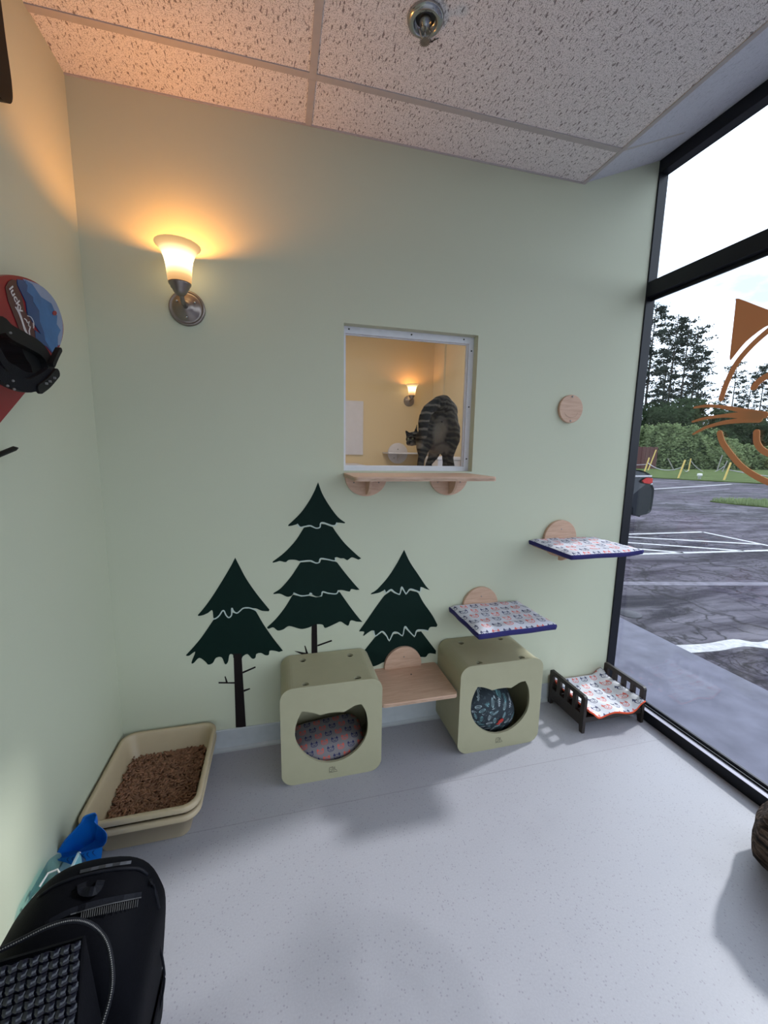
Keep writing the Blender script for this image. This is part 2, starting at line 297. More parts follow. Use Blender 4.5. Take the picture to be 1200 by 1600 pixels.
def cat_rom(pts, n=5, closed=False):
    P = [Vector((p[0], p[1], 0)) for p in pts]; m = len(P); out = []
    rng = range(m) if closed else range(m-1)
    for i in rng:
        p0 = P[(i-1) % m] if closed or i else P[0]; p1 = P[i]; p2 = P[(i+1) % m]; p3 = P[(i+2) % m] if closed else P[min(i+2, m-1)]
        for k in range(n):
            t = k/n; q = .5*((2*p1)+(p2-p0)*t+(2*p0-5*p1+4*p2-p3)*t*t+(3*p1-p0-3*p2+p3)*t**3); out.append((q.x, q.y))
    if not closed: out.append((P[-1].x, P[-1].y))
    return out
def rrect(x0, x1, y0, y1, r, n=7):
    out = []
    for cx, cy, a0 in ((x1-r, y1-r, 0), (x0+r, y1-r, 90), (x0+r, y0+r, 180), (x1-r, y0+r, 270)):
        for k in range(n+1): a = math.radians(a0+90*k/n); out.append((cx+r*math.cos(a), cy+r*math.sin(a)))
    return out
def ribbon(pts, w, round_end=True):
    """outline polygon of a stroke of width w (number or list)"""
    n = len(pts); ws = w if isinstance(w, (list, tuple)) else [w]*n; L, R = [], []
    for i, p in enumerate(pts):
        a = Vector(pts[max(i-1, 0)][:2]); b = Vector(pts[min(i+1, n-1)][:2]); t = (b-a).normalized(); q = Vector((-t.y, t.x))*ws[i]/2
        L.append((p[0]+q.x, p[1]+q.y)); R.append((p[0]-q.x, p[1]-q.y))
    def capp(c, frm, to, k=6):
        c = Vector(c[:2]); f = Vector(frm)-c; a0 = math.atan2(f.y, f.x); return [(c.x+f.length*math.cos(a0-math.pi*j/k), c.y+f.length*math.sin(a0-math.pi*j/k)) for j in range(1, k)]
    if round_end: return L+capp(pts[-1], L[-1], R[-1])+R[::-1]+capp(pts[0], R[0], L[0])
    return L+R[::-1]
def thing(name, label, cat, loc=(0, 0, 0), group=None, rz=0):
    o = bpy.data.objects.new(name, None); o.empty_display_size = .05; COL.objects.link(o); o.location = loc; o.rotation_euler = (0, 0, rz)
    return tag(o, label, cat, group)
def tag(o, label, cat, group=None, kind=None):
    o['label'] = label; o['category'] = cat
    if group: o['group'] = group
    if kind: o['kind'] = kind
    return o
def struct(o): o['kind'] = 'structure'; return o
def baked(o, cutter=None):
    """apply the modifiers of o (and subtract cutter) into its mesh"""
    if cutter:
        md = o.modifiers.new('cut', 'BOOLEAN'); md.operation = 'DIFFERENCE'; md.object = cutter; md.solver = 'EXACT'
    dg = bpy.context.evaluated_depsgraph_get(); dg.update(); me = bpy.data.meshes.new_from_object(o.evaluated_get(dg)); o.modifiers.clear(); o.data = me
    if cutter: bpy.data.objects.remove(cutter)
    return o
def copy_tree(o, loc=None, label=None, parent=None):
    c = o.copy(); COL.objects.link(c)
    if parent: c.parent = parent
    if loc is not None: c.location = loc
    if label: c['label'] = label
    for ch in list(o.children): copy_tree(ch, parent=c)
    return c

# ---------------------------------------------------------------- room shell
W = 2.613; H = 2.74; HT = 2.915; XK = 2.18; FY = -3.6; T = .13
WO = (1.0, 1.655, 1.337, 1.993)     # opening x0 x1 z0 z1
struct(box('floor', -.12, W+.12, FY-.12, 3.3, -.12, 0, M['floor']))
struct(plate('wall_back', [(-.12, 0), (W, 0), (W, HT+.01), (XK, H), (-.12, H)], M['mint'], [[(WO[0], WO[2]), (WO[1], WO[2]), (WO[1], WO[3]), (WO[0], WO[3])]], lambda u, v, w: (u, w, v), T))
struct(box('wall_left', -.12, 0, FY-.12, 0, 0, H, M['mint']))
ff = bmesh.new()  # glazed wall added behind the camera so daylight fills the room
for x in (.03, W/2, W+.03): bx(ff, x-.03, x+.03, FY-.1, FY, 0, H)
bx(ff, 0, W, FY-.1, FY, 0, .08); bx(ff, 0, W, FY-.1, FY, 2.26, 2.34); bx(ff, 0, W, FY-.1, FY, 2.68, HT+.1)
struct(fin(ff, 'window_frame_front', M['black_alu'])); struct(box('window_20', .06, W, FY-.06, FY-.054, .08, 2.68, M['glass']))
struct(box('ceiling', -.12, XK, FY, 0, H, H+.1, M['tile']))
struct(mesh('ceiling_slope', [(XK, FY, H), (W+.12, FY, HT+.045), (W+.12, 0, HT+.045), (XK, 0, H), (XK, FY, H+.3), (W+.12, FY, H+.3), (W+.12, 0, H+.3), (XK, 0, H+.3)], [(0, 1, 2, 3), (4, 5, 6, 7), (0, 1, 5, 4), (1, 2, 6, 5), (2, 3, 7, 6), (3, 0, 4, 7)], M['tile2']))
bars = bmesh.new(); k = 0
ys = [-.226-.61*i for i in range(6)]
for y in ys: bx(bars, 0, XK-.0125, y-.0125, y+.0125, H-.004, H)
for x in (.853,):
    seg = [0]+[v for y in ys for v in (y+.0125, y-.0125)]+[FY]
    for i in range(0, len(seg), 2): bx(bars, x-.0125, x+.0125, seg[i+1], seg[i], H-.0045, H)
bx(bars, XK-.0125, XK+.004, FY, 0, H-.005, H+.001)
bx(bars, 0, XK, -.004, 0, H-.006, H)
struct(fin(bars, 'ceiling_grid', M['tbar']))
sb = mesh('ceiling_grid_slope', [(XK, -.232, H-.002), (W+.1, -.232, H-.002+(W+.1-XK)*.404), (W+.1, -.218, H-.002+(W+.1-XK)*.404), (XK, -.218, H-.002)]+[(XK, -.232, H+.02), (W+.1, -.232, H+.02+(W+.1-XK)*.404), (W+.1, -.218, H+.02+(W+.1-XK)*.404), (XK, -.218, H+.02)], [(0, 1, 2, 3), (7, 6, 5, 4), (0, 1, 5, 4), (1, 2, 6, 5), (2, 3, 7, 6), (3, 0, 4, 7)], M['tbar']); struct(sb)
# vinyl cove base
def cove(name, p, flip):
    prof = [(0, .102), (.004, .102), (.006, .098), (.0055, .045), (.009, .012), (.02, .003), (.028, 0), (0, 0)]
    V = []; n = len(prof)
    for t in (0, 1):
        for d, z in prof:
            V.append((p[0]+(p[1]-p[0])*t, -d, z) if not flip else (d, p[0]+(p[1]-p[0])*t, z))
    F = [(i, (i+1) % n, (i+1) % n+n, i+n) for i in range(n)]+[tuple(range(n)), tuple(range(2*n-1, n-1, -1))]
    return struct(mesh(name, V, F, M['base']))
cove('baseboard_back', (0, W-.0), False); cove('baseboard_left', (FY, -.03), True)
# storefront window wall: black aluminium
def storefront(n, y0, y1, mulls, pre=''):
    f = bmesh.new(); X0, X1 = W, W+.056; G = W+.050
    for y in mulls: bx(f, X0, X1, y-.016, y+.016, 0, HT+.02)
    ms = sorted(mulls)
    for a, b in zip(ms[:-1], ms[1:]):
        a += .016; b -= .016
        bx(f, X0, X1, a, b, 2.852, HT+.02)       # head
        bx(f, X0, X1, a, b, 2.262, 2.335)        # transom bar
        bx(f, X0, X0+.004, a, b, 0, .056); bx(f, X0+.004, X1, a, b, 0, .05)   # sill
        bx(f, G-.014, G-.006, a, b, .05, .062); bx(f, G+.004, G+.016, a, b, .05, .07)
        bx(f, G-.02, G-.008, a, b, 2.335, 2.35); bx(f, G-.02, G-.008, a, b, 2.245, 2.262)
    r = struct(fin(f, 'window_frame'+pre, M['black_alu'], bevel=.0015))
    s = bmesh.new()
    for a, b in zip(ms[:-1], ms[1:]): bx(s, X0+.004, G-.014, a+.016, b-.016, .05, .054)
    struct(fin(s, 'window_sill'+pre, M['strip']))
    i = n
    for a, b in zip(ms[:-1], ms[1:]):
        for z0, z1 in ((.052, 2.262), (2.335, 2.852)):
            struct(box('window_%d' % i, G-.006, G, a+.015, b-.015, z0, z1, M['glass'])); i += 1
    return i
nw = storefront(1, 0, FY, [.008, -1.75, FY])
cap = struct(box('wall_right_header', W, W+.12, FY, T, HT+.02, HT+.2, M['concrete']))

# ---------------------------------------------------------------- neighbouring room through the opening
Y2 = 3.1
struct(box('wall_far', -.12, W+.12, Y2, Y2+.1, 0, H+.3, M['cream']))
struct(box('wall_left_far', -.12, 0, T, Y2, 0, H+.3, M['cream']))
struct(box('wall_divider_cream', -.0, WO[0]-.0, T, T+.004, 0, H, M['cream'])); struct(box('wall_divider_cream_right', WO[1], W, T, T+.004, 0, H, M['cream'])); struct(box('wall_divider_top', 0, W, T-.05, T+.0, H+.11, H+.3, M['cream']))
struct(box('wall_right_far', W, W+.12, 1.95, Y2, 0, H+.3, M['cream2']))
struct(box('trim_1', W-.02, W, 2.72, 2.80, 0, H+.3, M['cream2']))
struct(box('ceiling_far', -.12, W+.12, T, Y2+.1, H+.3, H+.4, M['tile']))
b = NB('lit_diffuser'); e = b.n('ShaderNodeEmission'); e.inputs[0].default_value = (1, .92, .8, 1); e.inputs[1].default_value = 9; b.t.links.new(e.outputs[0], b.out.inputs[0])
t = thing('ceiling_light', 'recessed ceiling light panel in the neighbouring cream room', 'ceiling light', (1.3, 1.5, H+.3))  # glowing panel added out of view to lift the cream room's light
box('frame', -.63, .63, -.33, .33, -.012, .0, M['white'], t); box('diffuser', -.6, .6, -.3, .3, -.016, -.012, b.m, t)
f = bmesh.new()
for y in (T+.025, 1.925): bx(f, W, W+.115, y-.025, y+.025, 0, H)
bx(f, W, W+.115, T+.05, 1.9, 2.68, H+.3); bx(f, W, W+.115, T+.05, 1.9, 0, .06); bx(f, W, W+.115, T+.05, 1.9, 2.262, 2.335)
struct(fin(f, 'window_frame_far', M['black_alu'])); struct(box('window_%d' % nw, W+.056, W+.062, T+.05, 1.9, .06, 2.262, M['glass'])); struct(box('window_%d' % (nw+1), W+.056, W+.062, T+.05, 1.9, 2.335, 2.68, M['glass']))
# white frame and pane in the opening
def ring_plate(name, x0, x1, z0, z1, wd, y0, y1, mat, parent=None):
    l, r, b_, t_ = wd
    return plate(name, [(x0, z0), (x1, z0), (x1, z1), (x0, z1)], mat, [[(x0+l, z0+b_), (x1-r, z0+b_), (x1-r, z1-t_), (x0+l, z1-t_)]], lambda u, v, w: (u, y0+w, v), y1-y0, parent)
wf = ring_plate('window_frame_inner', WO[0], WO[1], WO[2], WO[3], (.014, .026, .022, .030), .045, .085, M['white']); struct(wf)
bd = ring_plate('window_bead', WO[0]+.014, WO[1]-.026, WO[2]+.022, WO[3]-.030, (.003, .006, .003, .004), .058, .068, M['white']); bd.parent = wf
struct(box('window_%d' % (nw+2), WO[0]+.014, WO[1]-.026, .062, .066, WO[2]+.022, WO[3]-.030, M['glass2']))
sc = bmesh.new()
for x, z in ((1.03, WO[3]-.012), (1.33, WO[3]-.012), (1.6, WO[3]-.012), (WO[1]-.012, 1.93), (WO[1]-.012, 1.66), (WO[1]-.012, 1.4)):
    bmesh.ops.create_icosphere(sc, subdivisions=2, radius=.004, matrix=Matrix.Translation((x, .0445, z)))
s_ = fin(sc, 'screw', M['darkmetal'], wf, True)

# ---------------------------------------------------------------- sconces
def sconce(label, x, y, z, face, group='frosted glass wall sconces', power=1.0):
    """z = centre of the back plate; face = -1 looks towards -y"""
    t = thing('wall_sconce', label, 'wall lamp', (x, y, z), group)
    lathe('back_plate', [(0, .0), (.068, .0), (.068, .006), (.062, .012), (.060, .009), (.050, .012), (.047, .019), (.030, .022), (.024, .030), (.014, .034), (0, .035)], M['bronze'], t, axis='-y')
    tube('arm', [(0, -.03, 0), (0, -.06, 0), (0, -.088, .006), (0, -.108, .026), (0, -.112, .045)], [.011, .009, .0085, .009, .011], M['bronze'], t, 14)
    bm = bmesh.new(); bmesh.ops.create_uvsphere(bm, u_segments=14, v_segments=10, radius=.013, matrix=Matrix.Translation((0, -.107, .024))); fin(bm, 'knuckle', M['bronze'], t, True)
    for a in (0, 120, 240):
        sx, sz = .038*math.cos(math.radians(a+90+60)), .038*math.sin(math.radians(a+90+60))
        bm = bmesh.new(); bmesh.ops.create_uvsphere(bm, u_segments=10, v_segments=6, radius=.0045, matrix=Matrix.Translation((sx, -.024, sz))); fin(bm, 'screw', M['chrome'], t, True)
    lathe('cup', [(0, .040), (.013, .040), (.020, .046), (.026, .056), (.027, .060), (.032, .064), (.033, .070), (.038, .076), (.040, .082), (.036, .082), (.0, .078)], M['bronze'], t, (0, -.114, -.028), seg=32)
    pr = [(.036, 0), (.041, .012), (.043, .035), (.045, .060), (.050, .085), (.058, .106), (.069, .122), (.078, .131), (.079, .133), (.0765, .133), (.067, .1245), (.056, .108), (.048, .086), (.043, .060), (.041, .035), (.039, .012), (.034, .002)]
    lathe('lamp_shade', pr, M['shade'], t, (0, -.114, .052), seg=48, closed=True)
    bm = bmesh.new(); bmesh.ops.create_uvsphere(bm, u_segments=16, v_segments=10, radius=.02, matrix=Matrix.Translation((0, -.114, .052+.055)))
    l = bpy.data.lights.new('bulb_light', 'POINT'); l.energy = SCONCE*power; l.color = (1, .38, .08); l.shadow_soft_size = .018
    lo = bpy.data.objects.new('bulb_light', l); COL.objects.link(lo); lo.parent = t; lo.location = (0, -.114, .052+.108)
    b = NB('lit_bulb'); e = b.n('ShaderNodeEmission'); e.inputs[0].default_value = (1, .75, .45, 1); e.inputs[1].default_value = 8; b.t.links.new(e.outputs[0], b.out.inputs[0])
    fin(bm, 'bulb', b.m, t, True)
    return t
sconce('lit frosted glass bell sconce with round metal plate on mint wall', .362, 0, 1.99, -1)
sconce('small lit sconce on cream far wall, seen through the opening', 2.295, Y2, 2.05, -1, power=.3)

# ---------------------------------------------------------------- far room furnishings
tag(box('notice_panel', 1.15, 1.71, Y2-.02, Y2, 1.375, 2.02, M['offwhite'], bevel=.002), 'plain white panel on the cream far wall, left in the opening', 'panel')
t = thing('floating_shelf', 'white shelf on round white bracket, far wall beyond the opening', 'shelf', (2.16, Y2, 1.40))
lathe('wall_disc', [(0, 0), (.127, 0), (.130, .002), (.130, .016), (.127, .018), (0, .018)], M['offwhite'], t, axis='-y')
box('board', -.20, .445, -.30, -.018, -.006, .012, M['offwhite'], t, bevel=.003)
mesh('gusset', [(-.008, -.018, -.006), (-.008, -.2, -.006), (-.008, -.018, -.10), (.008, -.018, -.006), (.008, -.2, -.006), (.008, -.018, -.10)], [(0, 1, 2), (3, 5, 4), (0, 3, 4, 1), (1, 4, 5, 2), (2, 5, 3, 0)], M['offwhite'], t)
for zz in (.05, -.06):
    bm = bmesh.new(); bmesh.ops.create_uvsphere(bm, u_segments=8, v_segments=6, radius=.006, matrix=Matrix.Translation((.0 if zz > 0 else -.05, -.019, zz))); fin(bm, 'screw', M['darkmetal'], t)
t = thing('cat_perch', 'low white perch at the left edge of the opening, far room', 'perch', (1.5, 2.6, 0))
box('board', -.35, .12, -.2, .5, 1.245, 1.27, M['offwhite'], t, bevel=.004); box('bracket', -.2, -.1, .48, .5, 1.1, 1.245, M['offwhite'], t)
t = thing('white_bin', 'white box at the lower right edge of the opening, far room', 'box', (2.45, 2.3, 0))
box('body', -.14, .13, -.2, .2, 0, 1.345, M['offwhite'], t, bevel=.01); box('lid', -.15, .14, -.21, .21, 1.345, 1.38, M['white'], t, bevel=.008)

# ---------------------------------------------------------------- round-bracket wooden shelves on the mint wall
def disc(t, x, z, r=.10, holes=2):
    d = lathe('wall_disc', [(0, 0), (r-.002, 0), (r, .002), (r, .016), (r-.002, .018), (0, .018)], M['wood'], t, (x, 0, z), axis='-y', seg=56, smooth=False)
    return d
def screw(t, x, z, y=-.019, r=.0035):
    bm = bmesh.new(); bmesh.ops.create_uvsphere(bm, u_segments=10, v_segments=6, radius=r, matrix=Matrix.Translation((x, y, z))); return fin(bm, 'screw', M['chrome'], t, True)
def gusset(t, x, z, depth=.085, drop=.085, th=.012):
    n = 10; pts = [(-.018, 0)]+[(-.018-depth*math.cos(math.radians(90*k/n)), -drop*math.sin(math.radians(90*k/n))) for k in range(n+1)]
    return plate('gusset', pts, M['wood'], (), lambda u, v, w: (x-th/2+w, u, z+v), th, t)
def board(t, x0, x1, depth, z0, z1, r=.018):
    o = plate('shelf_board', rrect(x0, x1, -depth, -.0, r), M['wood'], (), lambda u, v, w: (u, v, z1-w), z1-z0, t)
    e = plate('plywood_edge', rrect(x0-.0006, x1+.0006, -depth-.0006, -.001, r), M['ply'], (), lambda u, v, w: (u, v, z1-.006-w), (z1-z0)-.012+.004, t)
    return o
t = thing('wall_shelf', 'long birch shelf on two half discs below the opening', 'shelf', (1.31, 0, 1.33), 'birch wall shelves')
board(t, -.312, .318, .30, -.018, 0); 
for dx in (-.205, .215):
    n = 28; pts = [(dx+.1*math.cos(math.pi+math.pi*k/n), -.018+.092*math.sin(math.pi+math.pi*k/n)) for k in range(n+1)]
    plate('wall_disc', pts, M['wood'], (), lambda u, v, w: (u, -.018+w, v), .018, t)
    gusset(t, dx+.004, -.018); screw(t, dx-.06, -.045); screw(t, dx+.06, -.045)
t = thing('wall_shelf', 'low birch shelf with one disc bracket, between the two cubes', 'shelf', (1.311, 0, .32), 'birch wall shelves')
board(t, -.183, .183, .295, -.018, 0); disc(t, 0, .012, .10); screw(t, 0.002, .06); screw(t, -.05, -.05); gusset(t, 0, -.018)
bm = bmesh.new(); bmesh.ops.create_uvsphere(bm, u_segments=10, v_segments=6, radius=.004, matrix=Matrix.Translation((.02, -.09, 0))); fin(bm, 'screw', M['darkmetal'], t)
for lab, x, z, cx, hw in (('birch shelf with round bracket directly above the right cube, under a cushion', 1.765, .605, -.028, .185), ('highest birch shelf with round bracket, beside the black window frame', 2.22, .955, -.02, .19)):
    t = thing('wall_shelf', lab, 'shelf', (x, 0, z), 'birch wall shelves')
    board(t, -hw, hw, .285, -.018, 0); disc(t, cx, .018, .102); screw(t, cx, .07); gusset(t, cx, -.018)
t = thing('wall_disc', 'bare round birch wall disc with two screws, high above the shelves', 'wall disc', (2.2, 0, 1.668))
lathe('disc', [(0, 0), (.070, 0), (.072, .002), (.072, .014), (.070, .016), (0, .016)], M['wood'], t, axis='-y', seg=48, smooth=False)
for dz in (.062, -.062): screw(t, .0, dz, -.017, .005)
bm = bmesh.new()
for k in range(11):
    a = math.radians(210+k*12); bmesh.ops.create_cube(bm, size=.003, matrix=Matrix.Translation((.045*math.cos(a), -.0163, .045*math.sin(a))))
for k in range(9): bx(bm, -.035+k*.008, -.031+k*.008, -.0166, -.016, .012, .0135)
fin(bm, 'engraving', M['ply'], t)['kind'] = 'stuff'

# ---------------------------------------------------------------- cushions
def cushion(name, label, loc, wx, wy, th, mat, under, group, curl=None, rz=0, nx=28, ny=24, cat='cushion', drop=.001):
    t = thing(name, label, cat, loc, group, rz)
    def top(u, v):
        e = min(1, min(1-abs(u), 1-abs(v))*6); z = th*(.55+.45*e**.5)+.003*math.sin(u*9+v*5)*e+.002*math.sin(v*14-u*3)*e
        return z+(curl(u, v) if curl else 0)
    V, F = [], []
    for j in range(ny+1):
        for i in range(nx+1): u = i/nx*2-1; v = j/ny*2-1; V.append((u*wx/2*(1+.008*math.sin(v*7)), v*wy/2*(1+.01*math.sin(u*6)), top(u, v)))
    for j in range(ny):
        for i in range(nx): a = j*(nx+1)+i; F.append((a, a+1, a+nx+2, a+nx+1))
    mesh('top_cloth', V, F, mat, t, True)
    V2, F2 = [], []
    per = [(i, 0) for i in range(nx)]+[(nx, j) for j in range(ny)]+[(nx-i, ny) for i in range(nx)]+[(0, ny-j) for j in range(ny)]
    m = len(per)
    def edge(i, j, s, zz):
        u = i/nx*2-1; v = j/ny*2-1; return (u*wx/2*(1+.008*math.sin(v*7))*s, v*wy/2*(1+.01*math.sin(u*6))*s, zz(u, v))
    cz = (lambda u, v: curl(u, v)) if curl else (lambda u, v: 0)
    for s, fz in ((1.0, lambda u, v: top(u, v)), (1.012, lambda u, v: top(u, v)-.004), (1.016, lambda u, v: cz(u, v)+th*.25), (1.0, lambda u, v: cz(u, v)+drop), (.985, lambda u, v: cz(u, v)+drop), (.9, lambda u, v: cz(u*.9, v*.9)), (.5, lambda u, v: cz(u*.5, v*.5)), (.02, lambda u, v: cz(0, 0))):
        V2 += [edge(i, j, s, fz) for i, j in per]
    for r in range(7):
        for k in range(m): F2.append((r*m+k, r*m+(k+1) % m, (r+1)*m+(k+1) % m, (r+1)*m+k))
    F2.append(tuple(range(7*m, 8*m)))
    mesh('underside', V2, F2, under, t, True)
    return t
cushion('shelf_cushion', 'cat-print cushion with navy underside on the shelf above the right cube', (1.768, -.1655, .6055), .405, .327, .034, M['print'], M['navy'], 'cat print cushions', drop=-.008, curl=lambda u, v: .004*max(0, -v)**2*(1+u))
cushion('shelf_cushion', 'cat-print cushion with navy underside on the highest shelf near window', (2.225, -.1655, .9555), .415, .327, .022, M['print'], M['navy'], 'cat print cushions', drop=-.010, curl=lambda u, v: .022*max(0, u-.55)**1.3*max(0, -v))

# ---------------------------------------------------------------- cat cubes
FACE = [(-.131, .342), (-.104, .337), (-.074, .325), (-.053, .314), (-.02, .318), (.021, .317), (.048, .312), (.07, .323), (.098, .336), (.125, .338), (.145, .3), (.155, .244), (.151, .19), (.135, .154), (.11, .123), (.071, .095), (.028, .081), (-.024, .081), (-.069, .098), (-.11, .129), (-.14, .169), (-.157, .21), (-.16, .244), (-.156, .281), (-.144, .316)]
def cube(label, x, w=.432, h=.448, d=.288):
    t = thing('cat_cube', label, 'cat house', (x, -.008, 0), 'olive cat cubes')
    hw = w/2; outer = rrect(-hw, hw, 0, h, .052, 8); inner = rrect(-hw+.012, hw-.012, .012, h-.012, .042, 8)
    sh = plate('shell', outer, M['olive'], [inner], lambda u, v, w_: (u, -w_, v), d-.012, t); sh.parent = None
    bm = bmesh.new()
    for hx in (-.113, .113):
        for hy in (-.058, -.262): bmesh.ops.create_cone(bm, cap_ends=True, segments=24, radius1=.0155, radius2=.0155, depth=.06, matrix=Matrix.Translation((hx, hy, h)))
    baked(sh, fin(bm, 'cutter', M['hole'])); sh.parent = t
    for hx in (-.113, .113):
        for hy in (-.058, -.262): lathe('recess_cup', [(.0156, 0), (.0170, 0), (.0170, -.022), (0, -.022), (0, -.020), (.0156, -.020)], M['hole'], t, (hx, hy, h-.010), seg=24, closed=True)  # cups coloured dark to deepen the shade inside the holes
    plate('back_panel', rrect(-hw+.013, hw-.013, .013, h-.013, .041, 8), M['olive'], (), lambda u, v, w_: (u, -w_-.001, v), .008, t)
    L = rrect(-hw-.003, hw+.003, 0.0, h+.004, .054, 8)
    fc = cat_rom(FACE[9:]+FACE[:1], 3)+cat_rom(FACE[0:4], 3)[1:]+cat_rom(FACE[3:7], 3)[1:]+cat_rom(FACE[6:10], 3)[1:-1]
    f = plate('front_panel', L, M['olive'], [fc], lambda u, v, w_: (u, -d+w_-.001, v), .012, t)
    # small moulded mark under the opening: a sitting cat outline and strokes
    mk = bmesh.new()
    for p in ([(-.016, .035), (-.016, .052), (-.011, .057), (-.007, .054), (-.002, .058), (-.001, .047), (-.006, .035), (-.016, .035)], [(.004, .034), (.004, .056)], [(.008, .056), (.008, .044), (.018, .036)], [(-.018, .031), (.02, .031)], [(-.012, .046), (-.006, .046)]):
        for a, b in zip(p[:-1], p[1:]): tube_into(mk, [(a[0], -d-.001, a[1]), (b[0], -d-.001, b[1])], .0009, 6)
    fin(mk, 'moulded_mark', M['hole'], t)
    return t
cube('left olive cat cube with ear-shaped opening and grey printed cushion inside', .909)
cube('right olive cat cube with ear-shaped opening and dark fish-print pillow', 1.722)
def pillow(name, label, loc, rx, ry, rz, mat, parent=None, rot=(0, 0, 0), cat='cushion', ex=.62):
    bm = bmesh.new(); bmesh.ops.create_uvsphere(bm, u_segments=40, v_segments=24, radius=1)
    for v in bm.verts:
        c = v.co; sgn = lambda a, p: math.copysign(abs(a)**p, a)
        x, y = sgn(c.x, ex), sgn(c.y, ex); z = c.z*(1-.18*max(abs(x), abs(y))**4)+.05*math.sin(7*x+3*y)*(1-abs(c.z)); v.co = Vector((x*rx, y*ry, z*rz))
    o = fin(bm, name, mat, parent, True, loc); o.rotation_euler = rot
    if parent is None: tag(o, label, cat)
    return o
tag(pillow('cube_cushion', '', (.885, -.155, .078), .185, .115, .066, M['print3'], rot=(0, math.radians(-6), 0), ex=.4), 'grey cushion with red and black cat faces inside the left cube', 'cushion')
pf = tag(pillow('fish_pillow', '', (1.690, -.160, .136), .165, .105, .145, M['fish'], rot=(math.radians(24), math.radians(20), 0), ex=.6), 'dark pillow printed with fish bones and leaves inside the right cube', 'cushion')
fo = [(0, .02), (.007, .012), (.008, 0), (.004, -.012), (.008, -.021), (0, -.018), (-.008, -.021), (-.004, -.012), (-.008, 0), (-.007, .012)]
rf = plate('red_fish', fo, M['redink'], (), lambda u, v, w: (.05+u*1.3, -.097+w, .050+v*1.3), .003, pf); rf['label'] = 'small red printed fish'
rf.location = (0, -.006, 0)

# ---------------------------------------------------------------- pet bed
t = thing('pet_bed', 'dark espresso wooden pet bed frame in the corner by the window', 'pet bed', (2.395, -.165, 0))
x0, x1 = -.195, .195
for sx in (x0, x1-.016):
    side = []
    out = rrect(-.14, .14, .035, .205, .014, 4)
    P = [(-.14, 0), (-.118, 0), (-.112, .035), (.112, .035), (.118, 0), (.14, 0), (.14, .193), (.136, .201), (.128, .205), (-.128, .205), (-.136, .201), (-.14, .193)]
    hs = []
    for k in range(4): c = -.0945+.063*k; hs.append([(c-.0185, .10), (c+.0185, .10), (c+.0185, .18), (c-.0185, .18)])
    plate('end_panel', P, M['espresso'], hs, lambda u, v, w, sx=sx: (sx+w, u, v), .016, t)
box('front_rail', x0+.016, x1-.016, -.135, -.12, .055, .085, M['espresso'], t, bevel=.002); box('back_rail', x0+.016, x1-.016, .12, .135, .055, .085, M['espresso'], t, bevel=.002)
bm = bmesh.new()
for k in range(5): bx(bm, x0+.016, x1-.016, -.11+k*.05, -.08+k*.05, .075, .085)
fin(bm, 'slat', M['espresso'], t)
def bcurl(u, v): return .01*math.exp(-((abs(u)-.86)/.12)**2)+.01*math.exp(-((v-.86)/.12)**2)+.042*max(0, abs(u)-.5)*2*max(0, abs(u)-.5)+.05*max(0, abs(u)-.62)**1.2+.045*max(0, v-.6)**1.1+.012*math.sin(u*5+2)*max(0, -v-.3)
cushion('bed_cushion', 'cat-print cushion with orange underside lying in the dark pet bed', (2.395, -.163, .086), .350, .315, .022, M['print2'], M['orange'], 'cat print cushions', curl=bcurl)

# ---------------------------------------------------------------- litter boxes
def pan(z, label, h=.12, zr=.165):
    t = thing('litter_box', label, 'litter box', (.205, -.252, z), 'nested beige litter boxes')
    X, Y = .196, .238     # half size of rim
    def loop(s, r, zz): return [(a, b, zz) for a, b in rrect(-X+s, X-s, -Y+s, Y-s, r, 8)]
    L = [loop(.052, .03, 0), loop(.048, .035, .004), loop(.018, .05, h-.012), loop(.014, .05, h-.02), loop(.002, .055, h-.022), loop(0, .056, h-.018), loop(0, .056, h-.004), loop(.003, .054, h), loop(.014, .05, h), loop(.018, .047, h-.006), loop(.022, .044, h-.02), loop(.048, .035, .012), loop(.058, .03, .006)]
    n = len(L[0]); V = [v for l in L for v in l]; F = []
    for i in range(len(L)-1):
        for k in range(n): F.append((i*n+k, i*n+(k+1) % n, (i+1)*n+(k+1) % n, (i+1)*n+k))
    F.append(tuple(range(n))); F.append(tuple(range((len(L)-1)*n, len(L)*n)))
    o = mesh('tub', V, F, M['pan'], t, True); return t
pan(0, 'lower beige litter tub, its rim just showing under the upper one', .128)
pan(.026, 'upper beige plastic litter box filled with wood pellets, in left corner', .138)
# pellets
V, F = [], []
rp = random.Random(3)
for k in range(3400):
    x = rp.uniform(-.148, .148); y = rp.uniform(-.192, .192); z = .050+rp.random()*.016+.004*math.sin(x*22)+.004*math.sin(y*17)
    a = rp.random()*math.pi; el = rp.uniform(-.35, .35); L_ = rp.uniform(.006, .0115); r = .0032
    d = Vector((math.cos(a)*math.cos(el), math.sin(a)*math.cos(el), math.sin(el))); s = d.cross(Vector((0, 0, 1))).normalized(); q = s.cross(d); b0 = len(V)
    for e in (-1, 1):
        for j in range(5): an = 2*math.pi*j/5; V.append(tuple(Vector((x, y, z))+d*L_*e+(s*math.cos(an)+q*math.sin(an))*r))
    for j in range(5): F.append((b0+j, b0+(j+1) % 5, b0+5+(j+1) % 5, b0+5+j))
    F.append(tuple(b0+j for j in range(5))); F.append(tuple(b0+9-j for j in range(5)))
b0 = len(V); V += [(-.145, -.188, .048), (.145, -.188, .048), (.145, .188, .048), (-.145, .188, .048)]; F.append((b0, b0+1, b0+2, b0+3))
pel = mesh('wood_pellets', V, F, M['pellet'], None, True, (.205, -.252, .012)); tag(pel, 'brown wood pellet litter filling the upper litter box', 'cat litter', kind='stuff')

